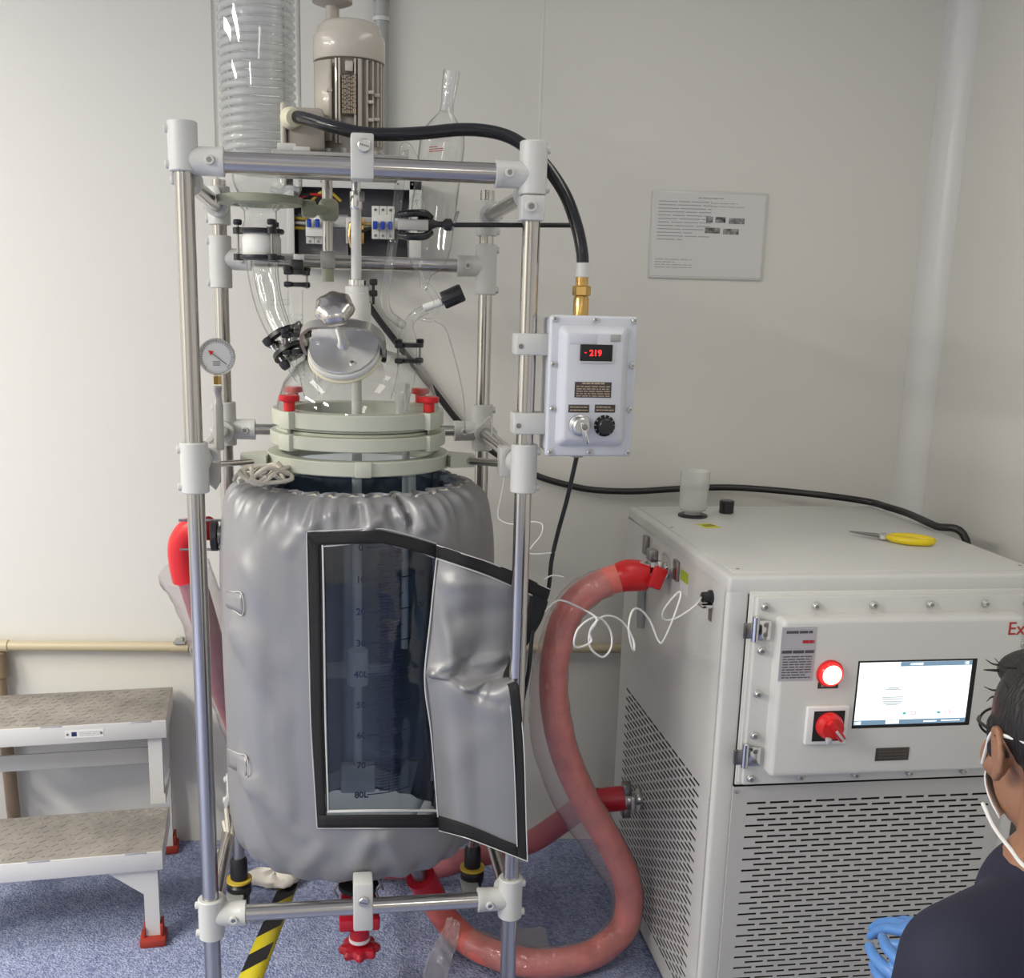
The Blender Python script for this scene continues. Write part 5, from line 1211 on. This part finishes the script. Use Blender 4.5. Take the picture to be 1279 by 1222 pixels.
m.box2((cx0-.012, -cxo-.0016, cz0+.020), (cx0+.012, -cxo-.0012, cz0+.0225)); m.build('gauge_drawing', X['scrg'], scn)
for u_1, mt in ((.425, 'scrt'), (.735, 'scrt')): sq(u_1, .155, u_1+.03, .19, mt, 'pump_icon')
for u_1 in (.50, .81):
    m = K(); a, b, z0s, z1s = sx0+swd*u_1, sx0+swd*(u_1+.045), sz0+.004+sht*.15, sz0+.004+sht*.20
    for q in (((a, z0s), (b, z0s+.0012)), ((a, z1s-.0012), (b, z1s)), ((a, z0s), (a+.0012, z1s)), ((b-.0012, z0s), (b, z1s))): m.box2((q[0][0], -cxo-.0016, q[0][1]), (q[1][0], -cxo-.0012, q[1][1]))
    m.build('stop_button', X['scrr'], scn)
# lamp, rotary switch, labels
lp = dfp(1036, 841)
lb = K().lathe(lp, (0, -1, 0), [(.030, 0), (.030, .004), (.0275, .006)], 32).build('lamp_ring', X['red'], chl)
K().lathe(lp+V(0, -.006, 0), (0, -1, 0), [(.0265, 0), (.0255, .006), (.022, .0095)], 32, (False, False)).build('lamp_lens', X['ledrim'], lb)
K().lathe(lp+V(0, -.012, 0), (0, -1, 0), [(.0215, 0), (.0215, .002), (.018, .005), (.010, .008), (.002, .009)], 28).build('lamp_core', X['ledhot'], lb, label='glowing red-white lamp core')
p = dfp(1034, 856); lt = K().box(p+V(0, -.0006, 0), (.046, .0012, .0145)).build('lamp_plate', X['plate'], chl)
m = K(); scribble(m, p+V(0, -.0014, 0), (1, 0, 0), (0, 0, 1), .032, .008, 1, 1, .7, (.15, .2)); m.build('lamp_lettering', X['platetext'], lt)
a, b = dfp(1007, 882), dfp(1054, 927); c = (a+b)/2
rs = K().box(c+V(0, -.005, 0), (abs(b.x-a.x), .012, abs(a.z-b.z)), None, .003).build('switch_frame', X['paper'], chl)
K().box(c+V(.002, -.0115, 0), (abs(b.x-a.x)*.74, .002, abs(a.z-b.z)*.80), None, .0005).build('switch_face', X['matte'], rs)
kd_ = K().lathe(c+V(0.002, -.012, .002), (0, -1, 0), [(.030, 0), (.030, .008), (.027, .012), (.024, .024), (.010, .027)], 32).build('rotary_switch', X['red'], chl, label='red rotary main switch')
K().box(c+V(.006, -.040, .0), (.016, .014, .054), Matrix.Rotation(-.7, 3, 'Y'), .004).build('switch_grip', X['red'], kd_)
K().box(c+V(.012, -.0475, -.008), (.006, .003, .028), Matrix.Rotation(-.7, 3, 'Y'), .001).build('pointer_insert', X['labelgrey'], kd_)
K().box(c+V(-.009, -.040, -.022), (.010, .014, .014), None, .002).build('lock_tab', X['labelgrey'], kd_)
a, b = dfp(976, 784), dfp(1018, 850); a2 = dfp(971, 850); c = V((a.x+b.x+a2.x+dfp(1019, 784).x)/4, -cxo, (a.z+b.z)/2); lw_, lh_ = .078, abs(a.z-b.z)
lbp = K().box(c+V(0, -.0004, 0), (lw_, .0008, lh_)).build('instruction_label', X['labelgrey'], chl)
m = K(); y_ = -.001
scribble(m, c+V(.0, y_, lh_*.41), (1, 0, 0), (0, 0, 1), lw_*.75, lh_*.07, 1, 1, .7, (.3, .5)); scribble(m, c+V(0, y_, lh_*.045), (1, 0, 0), (0, 0, 1), lw_*.92, lh_*.07, 1, 1, .8, (.3, .5))
scribble(m, c+V(.0, y_, -lh_*.24), (1, 0, 0), (0, 0, 1), lw_*.84, lh_*.44, 9, .75, .4, (.1, .3)); m.build('label_print', X['inkdk'], lbp)
m = K(); scribble(m, c+V(lw_*.28, y_, lh_*.23), (1, 0, 0), (0, 0, 1), lw_*.34, lh_*.14, 1, .9, .4, (.3, .6)); m.build('label_print', X['redm'], lbp)
p = dfp(1114, 942); fp_ = K().box(p+V(0, -.001, 0), (.078, .002, .030), None, .0005).build('data_plate', X['plate'], chl)
m = K(); scribble(m, p+V(0, -.0024, 0), (1, 0, 0), (0, 0, 1), .066, .022, 3, .9, .35, (.1, .3)); m.build('plate_lettering', mat('dim_lettering', (.10, .09, .08), .5), fp_)
p = dfp(1271, 786); text('ex_mark', 'Ex', .042, M_CH @ face_frame(V(.638, -cxo-.0005, p.z), (1, 0, 0), (0, 0, 1)), X['exred'], chl)
# ports and sensor socket on the left face
for (py, pz_, r) in ((.42, 1.072, .022), (.53, .384, .022)):
    pp = V(0, py, pz_)
    vl = K().lathe(pp, (-1, 0, 0), [(.030, 0), (.030, .008), (.016, .009), (.016, .03), (.024, .032), (.024, .05), (.017, .052), (.017, .10)], 20).build('port_valve', X['chrome'], chl)
    for s in (-1, 1):
        K().box(pp+V(-.042, 0, s*.034), (.024, .034, .03), None, .004).build('clamp_lug', X['darksteel'], vl)
    K().box(pp+V(-.03, -.03, 0), (.016, .02, .05), None, .004).build('valve_handle', X['brush'], vl)
p = cs(822, 722)
K().box(V(-.040, .372, 1.058), (.036, .016, .056), Matrix.Rotation(.35, 3, 'Y'), .005).build('red_lever', X['red'], chl, label='red lever on upper port')
for y_s in (.535, ):
    K().box(V(-.006, .60, 1.09), (.012, .028, .05), None, .002).build('side_bracket', X['darksteel'], chl)
K().box(V(-.004, .34, 1.085), (.008, .035, .05), None, .002).build('side_bracket', X['darksteel'], chl)
K().tube([V(-.006, .60, 1.0), V(-.010, .60, .95), V(-.006, .60, .86)], .012, 10).build('side_strap', X['grey'], chl)
K().box(V(-.0005, .285, 1.083), (.001, .055, .026), Matrix.Rotation(0, 3, 'X')).build('green_label', X['green'], chl, label='small green sticker beside upper port')
K().box(V(-.0004, .285, 1.055), (.001, .055, .028)).build('white_label', X['paper'], chl)
sp = cs(889, 746); sp.x = 0
sk = K().lathe(sp, (-1, 0, 0), [(.016, 0), (.016, .006), (.012, .008), (.012, .022), (.009, .024)], 20).build('sensor_socket', X['black'], chl)
K().box(sp+V(-.012, 0, -.018), (.03, .034, .008), None, .002).build('socket_clip', X['chrome'], sk)
K().box(V(-.0008, sp.y-.0, sp.z-.03), (.0016, .02, .05)).build('side_slot', X['darksteel'], chl)
# things standing on the chiller
p = ct(865, 645); p.z = CHt
cup = thing('filler_tube', 'translucent white plastic tube on a black ring on the chiller top', 'tube', M_CH @ p, CA)
K().lathe(p, (0, 0, 1), [(.040, 0), (.040, .005), (.036, .007), (.024, .007)], 32).build('base_ring', X['black'], cup)
K().lathe(p, (0, 0, 1), [(.024, .006), (.024, .016), (.034, .018), (.034, .021), (.024, .022)], 24).build('neck', X['frost'], cup)
K().lathe(p, (0, 0, 1), [(.022, .018), (.036, .022), (.0375, .026), (.040, .125), (.0408, .126)], 40, (True, False)).build('wall', X['cup'], cup)
p = ct(907, 641); p.z = CHt
m = K(); m.rings([[p+V(r*math.cos(2*PI*i/40), r*math.sin(2*PI*i/40), h)*1.0 for i in range(40)] for r, h in ((.018, 0), (.020, .002), (.020, .024), (.0195, .0245), (.0205, .025), (.0205, .034), (.018, .036))])
o = m.build('bottle_cap', X['black']); tag(o, 'small black screw cap standing beside the plastic tube', 'cap')
p = ct(885, 657, CHt+.0005); yl = K().box(V(p.x, p.y, CHt+.0006), (.042, .052, .0012), Matrix.Rotation(.25, 3, 'Z')).build('warning_label', X['ylabel'], chl, label='yellow sticker with dark print')
m = K(); scribble(m, V(p.x, p.y, CHt+.0014), (1, .25, 0), (-.25, 1, 0), .030, .026, 2, 1, .5, (.1, .3)); m.build('label_print', X['inkdk'], yl)
# pliers
a, b, c = ct(1061, 664, CHt+.010), ct(1104, 670, CHt+.010), ct(1166, 677, CHt+.010)
pls = thing('pliers', 'yellow-handled needle-nose pliers lying on the chiller top', 'pliers', M_CH @ V(b.x, b.y, CHt), CA)
ud = (c-a).normalized(); wd_ = V(-ud.y, ud.x, 0)
for s in (-1, 1):
    K().tube([b+wd_*s*.002, b.lerp(a, .3)+wd_*s*.004, b.lerp(a, .7)+wd_*s*.0025, a+wd_*s*.0012], lambda t: .0055-.0042*t, 8).build('jaw', X['darksteel'], pls)
    K().tube([b.lerp(c, .08)+wd_*s*.006, b.lerp(c, .25)+wd_*s*.022, b.lerp(c, .55)+wd_*s*.030, b.lerp(c, .85)+wd_*s*.022, c+wd_*s*.010], lambda t: .0065+.003*math.sin(t*3), 10).build('handle', X['yellow'], pls)
K().lathe(b+V(0, 0, -.006), (0, 0, 1), [(.013, 0), (.013, .010), (.010, .012)], 16).build('pivot', X['chrome'], pls)
K().box(b.lerp(a, .12), (.02, .012, .008), Matrix.Rotation(math.atan2(ud.y, ud.x), 3, 'Z'), .002).build('joint', X['brush'], pls)

# ------------------------------------------------------------------ white sensor wires
sw = M_CH @ (sp+V(-.024, 0, 0))
def wirething(nm, lab, pts, r):
    m = MB(); m.tube(pts, r, 8, 8); return tag(m.build(nm, X['wirew']), lab, 'wire', 'white sensor wires')
yw0 = sw.y
cp_ = [(868, 757), (845, 772), (830, 774), (829, 762), (846, 741), (850, 745), (840, 775), (828, 801), (822, 800), (812, 776), (800, 762), (790, 763), (785, 785), (789, 808), (792, 812), (791, 800), (782, 782), (768, 771), (752, 771), (738, 786), (737, 808), (752, 821), (763, 810), (763, 790), (752, 774), (738, 773), (722, 786), (717, 803), (722, 809), (738, 802), (737, 790), (745, 773)]
n = len(cp_); PW = [sw]+[yp(x, y, yw0-.03-.20*i/n+.03*math.sin(i*.9)) for i, (x, y) in enumerate(cp_)]
PW += [yp(725, 760, 2.30), yp(700, 750, 2.26), yp(687, 757, 2.24), yp(680, 764, 2.22)]
wirething('sensor_wire', 'thin white wire curling in loops from the chiller socket towards the rig', PW, .0022)
def rpw(x, y, b): return M_RIG @ rp(x, y, b)
wirething('sensor_wire', 'thin white wire dangling from the valve side arm to the right stand post', [rpw(541, 400, .22), rpw(556, 410, .24), rpw(566, 440, .3), rpw(574, 470, .32), rpw(580, 505, .34), rpw(581, 535, .36), rpw(588, 541, .38), rpw(600, 532, .4), rpw(613, 522, .42), rpw(614, 560, .40)], .0017)
wirething('sensor_wire', 'thin white wire hanging below the right ring clamp near the post', [rpw(631, 592, .16), rpw(627, 615, .16), rpw(622, 640, .16), rpw(625, 650, .15), rpw(640, 655, .10), rpw(664, 652, .08), rpw(677, 655, .07), rpw(676, 668, .06), rpw(665, 682, .06), rpw(660, 691, .06), rpw(675, 692, .055), rpw(694, 690, .05)], .0014)
wirething('sensor_wire', 'short white wire end by the flap corner and black cable', [rpw(680, 724, .05), rpw(690, 719, .05), rpw(704, 721, .05)], .0016)
# ------------------------------------------------------------------ crouching operator at the lower right
def blob(name, m, parts, vox, parent, smooth=6, kind=None):
    """one continuous surface: union of tapered capsules and ellipsoids, voxel-remeshed and smoothed"""
    mb = MB()
    for q in parts:
        if q[0] == 'c':
            _, a, b, ra, rb = q; a = Vector(a); b = Vector(b); L = (b-a).length; pr = []
            for k in range(7): t = -PI/2+PI/2*k/6; pr.append((max(ra*math.cos(t), 1e-4), ra*math.sin(t)))
            for k in range(7): t = PI/2*k/6; pr.append((max(rb*math.cos(t), 1e-4), L+rb*math.sin(t)))
            mb.lathe(a, b-a, pr, 20)
        else:
            _, c, r, sc, R = q; mb.sph(c, r, sc, 24, 16, R)
    o = mb.build(name, m, parent, angle=180)
    md = o.modifiers.new('remesh', 'REMESH'); md.mode = 'VOXEL'; md.voxel_size = vox; md.use_smooth_shade = True
    ms = o.modifiers.new('smooth', 'SMOOTH'); ms.factor = .5; ms.iterations = smooth
    return o
PT = 1.33
def pt(px, py, d=PT): return CAMP+(FW+RT*((px-CX)/FPX)+DN*((py-CY)/FPX))*d
HC = pt(1325, 938, 1.36)                      # head centre
hf = V(.06, .98, -.20).normalized()          # the way the face points
hl = V(0, 0, 1).cross(hf).normalized(); hup = hf.cross(hl).normalized()
if hup.z < 0: hup = -hup
hl = hup.cross(hf).normalized()               # the person's left
HR = Matrix((hf, hl, hup)).transposed()
def hp(f, l, u): return HC+hf*f+hl*l+hup*u
per = thing('person', 'crouching person with black hair in navy jacket, white mask straps and blue gloves', 'person', (HC.x+.02, HC.y-.06, 0))
base = V(HC.x+.02, HC.y-.10, 0)
neck = hp(-.03, 0, -.13); chest = V(base.x+.0, base.y-.02, .80); pel = V(base.x+.02, base.y-.10, .36)
fwd = V(-.45, .89, 0).normalized(); lft = V(-fwd.y, fwd.x, 0)      # body heading; lft = its left side (towards picture left)
shl = pt(1256, 1120, 1.31); shl = V(neck.x, neck.y, 0)+lft*.19+V(0, 0, .955); shr = V(neck.x, neck.y, 0)-lft*.19+V(0, 0, .945)
hand = pt(1209, 1276, 1.40); elb = pt(1165, 1290, 1.30)
kl, kr = V(pel.x, pel.y, .46)+fwd*.40+lft*.16, V(pel.x, pel.y, .46)+fwd*.40-lft*.14
al, ar = V(kl.x, kl.y, .09)-fwd*.10, V(kr.x, kr.y, .09)-fwd*.10
elr = shr+V(.06, .02, -.27)+fwd*.05; hr_ = elr+fwd*.22+lft*.06+V(0, 0, .03)
# body: head with face, neck, trunk and limbs in one surface
hd = [('s', hp(-.012, 0, .028), .098, (1.0, .80, .92), HR), ('s', hp(.03, 0, -.045), .074, (1.0, .86, 1.05), HR), ('s', hp(.062, 0, -.092), .034, (1.0, 1.15, .8), HR),
      ('c', hp(.088, 0, .018), hp(.114, 0, -.022), .010, .014), ('s', hp(.094, 0, -.066), .020, (.7, 1.3, .7), HR),
      ('s', hp(.082, .032, .020), .016, (.6, 1, .8), HR), ('s', hp(.082, -.032, .020), .016, (.6, 1, .8), HR),
      ('s', hp(.05, .055, -.02), .03, (1, .7, 1), HR), ('s', hp(.05, -.055, -.02), .03, (1, .7, 1), HR)]
for s in (1, -1):
    hd += [('s', hp(-.008, s*.080, -.006), .029, (.62, .25, 1.0), HR), ('s', hp(.000, s*.081, -.032), .011, (.9, .5, 1), HR)]
    er = [hp(-.008+f_, s*(.085+o_), u_) for f_, u_, o_ in ((.014, -.012, -.004), (.014, .014, -.002), (.006, .026, .002), (-.010, .027, .005), (-.022, .014, .007), (-.023, -.004, .006), (-.014, -.022, .003), (.004, -.036, 0))]
    hd += [('c', er[i], er[i+1], .0052, .0052) for i in range(len(er)-1)]
hd += [('c', hp(-.03, 0, -.05), neck+V(0, 0, -.03), .056, .062), ('c', neck+V(0, 0, -.04), chest, .085, .14), ('c', chest, pel, .14, .15),
       ('c', shl, elb, .05, .04), ('c', elb, hand+V(.05, -.02, -.03), .038, .026), ('c', shr, elr, .05, .04), ('c', elr, hr_, .038, .026), ('c', neck+V(0, 0, -.05), shl, .06, .055), ('c', neck+V(0, 0, -.05), shr, .06, .055),
       ('c', pel+lft*.09, kl, .085, .06), ('c', pel-lft*.09, kr, .085, .06), ('c', kl, al, .055, .035), ('c', kr, ar, .055, .035)]
blob('body', X['skin'], hd, .0045, per, 3)
# hair: cap over crown, back and sides down to the nape
hh = [('s', hp(-.020, 0, .044), .104, (1.0, .84, .90), HR), ('s', hp(-.060, 0, -.005), .080, (.72, .92, 1.0), HR), ('s', hp(-.050, 0, -.055), .060, (.75, 1.0, 1.0), HR), ('s', hp(.050, 0, .095), .045, (1, 1.3, .7), HR), ('s', hp(-.075, 0, -.085), .045, (.8, 1.25, 1.0), HR), ('c', hp(.018, .074, .03), hp(.020, .0765, -.008), .013, .008), ('c', hp(.018, -.074, .03), hp(.020, -.0765, -.008), .013, .008)]
for k in range(46):
    a = rnd.uniform(-1.6, 1.6); e = rnd.uniform(.1, 1.3); d = V(0, 0, 0)+hf*(-math.cos(a)*math.cos(e)*.6+.35*math.cos(e))+hl*math.sin(a)*math.cos(e)*.85+hup*math.sin(e)
    p = hp(-.020, 0, .044)+hf*(d.dot(hf)*.096)+hl*(d.dot(hl)*.085)+hup*(d.dot(hup)*.092)
    hh.append(('c', p, p+d*.006+hf*rnd.uniform(-.01, .02)-hup*.006, .012, .005))
hr_o = blob('hair', X['hair'], hh, .004, per, 2)
m = MB()
for k in range(16): # stray tufts above the temple
    p = hp(.0+rnd.uniform(-.05, .06), .056+rnd.uniform(-.012, .010), .085+rnd.uniform(-.045, .03)); m.tube([p, p+hl*.014+hf*.004, p+hl*rnd.uniform(.014, .024)+hf*rnd.uniform(.0, .02)+hup*rnd.uniform(-.012, .012)], lambda t: .0022*(1-.8*t), 5, 3)
m.build('hair_tuft', X['hair'], per, kind='stuff')
# glasses
m = MB()
for s in (1, -1):
    m.tube([hp(.090, s*.064, .026), hp(.05, s*.082, .026), hp(-.008, s*.086, .018), hp(-.03, s*.082, -.004)], .0022, 8)
    ring = [hp(.100, s*(.034+.025*math.cos(q)), .018+.019*math.sin(q)) for q in [2*PI*k/16 for k in range(16)]]; m.tube(ring, .0018, 6, 2, closed=True)
m.tube([hp(.103, .010, .022), hp(.106, 0, .025), hp(.103, -.010, .022)], .002, 6)
gs = m.build('glasses', X['wirek'], per)
for s in (1, -1): MB().lathe(hp(.100, s*.034, .018), hf, [(.024, 0), (.018, .0015), (.002, .003)], 20, (False, False)).build('lens', X['lens'], gs)
# face mask and its straps
m = MB(); gr = []
for i in range(9):
    u = (i/8-.5)*2; gr.append([hp(.085+.032*math.cos(j*1.9)*1.0-.045*abs(u*1.0)**2, math.sin(j)*.072, -.05-u*.045) for j in [(-1+2*k/12)*1.15 for k in range(13)]])
m.grid(gr); mk = m.build('face_mask', X['elastic'], per, solid=.002)
for s in (1, -1):
    m = MB(); m.tube([hp(.055, s*.074, -.030), hp(.030, s*.081, -.004), hp(.012, s*.086, .014), hp(-.008, s*.088, .027)], .0022, 8)
    m.tube([hp(-.012, s*.086, .020), hp(-.03, s*.082, .022), hp(-.07, s*.07, .020), hp(-.108, s*.045, .014), hp(-.120, 0, .012)], .0030, 8)
    m.tube([hp(.058, s*.070, -.085), hp(.025, s*.070, -.107), hp(-.02, s*.070, -.122), hp(-.06, s*.068, -.134), hp(-.10, s*.040, -.140), hp(-.112, 0, -.140)], .0028, 8)
    m.build('mask_strap', X['elastic'], mk)
# clothes
jk = [('c', neck+V(0, 0, -.075), chest, .105, .165), ('c', chest, pel+V(0, 0, .06), .165, .175), ('c', neck+V(0, 0, -.075), shl, .072, .075), ('c', neck+V(0, 0, -.075), shr, .072, .075),
      ('c', shl, elb, .075, .060), ('c', elb, hand+V(.035, -.02, -.02), .058, .042), ('c', shr, elr, .075, .060), ('c', elr, hr_-fwd*.03, .058, .042)]
blob('work_jacket', X['navy'], jk, .009, per, 6)
m = MB(); rr = []
for r, h in ((.082, -.03), (.074, .0), (.070, .018), (.066, .018), (.070, -.01)):
    c = neck+V(0, 0, -.050+h); rr.append([c+V(math.cos(2*PI*k/28)*r, math.sin(2*PI*k/28)*r, .012*math.sin(2*PI*k/28)) for k in range(28)])
m.rings(rr, (False, False)); m.build('collar', X['navy'], per)
tr = [('c', pel+lft*.09, kl, .105, .078), ('c', pel-lft*.09, kr, .105, .078), ('c', kl, al+V(0, 0, .03), .074, .055), ('c', kr, ar+V(0, 0, .03), .074, .055), ('s', pel, .165, (1, 1, .8), Matrix.Identity(3))]
blob('trousers', X['navy'], tr, .010, per, 6)
for a in (al, ar):
    blob('shoe', X['black'], [('c', V(a.x, a.y, .045)-fwd*.05, V(a.x, a.y, .04)+fwd*.15, .042, .038), ('s', V(a.x, a.y, .075)-fwd*.02, .045, (1, 1, 1), Matrix.Identity(3))], .008, per, 4)
# gloved hands: palm, four unequal bent fingers and a thumb
def glove(wrist, hd_, side, upv, nm='glove'):
    hd_ = hd_.normalized(); side = (side-hd_*side.dot(hd_)).normalized(); up = hd_.cross(side)
    if up.dot(upv) < 0: up = -up
    q = [('c', wrist-hd_*.03, wrist+hd_*.01, .027, .027), ('c', wrist, wrist+hd_*.075+side*.022, .021, .015), ('c', wrist, wrist+hd_*.078-side*.022, .021, .014), ('c', wrist, wrist+hd_*.08, .020, .015)]
    for k, (o, l) in enumerate(((.030, .070), (.010, .080), (-.011, .075), (-.031, .058))):
        a = wrist+hd_*(.080-.006*abs(k-1))+side*o; b = a+hd_*l*.45-up*.010+side*o*.12; c = b+hd_*l*.30-up*.016; d = c+hd_*l*.18-up*.018
        q += [('c', a, b, .0098, .0092), ('c', b, c, .0092, .0085), ('c', c, d, .0085, .0075)]
    a = wrist+hd_*.022+side*.026; b = a+hd_*.026+side*.026-up*.006; c = b+hd_*.028+side*.010-up*.008
    q += [('c', a, b, .0125, .0105), ('c', b, c, .0105, .0085)]
    return blob(nm, X['glove'], q, .0032, per, 3)
wr = hand+V(.0, .0, .0)
glove(wr, V(-.70, .70, .06), V(-.05, .1, 1), V(-.7, -.7, 0))
glove(hr_, fwd, lft, V(0, 0, 1))
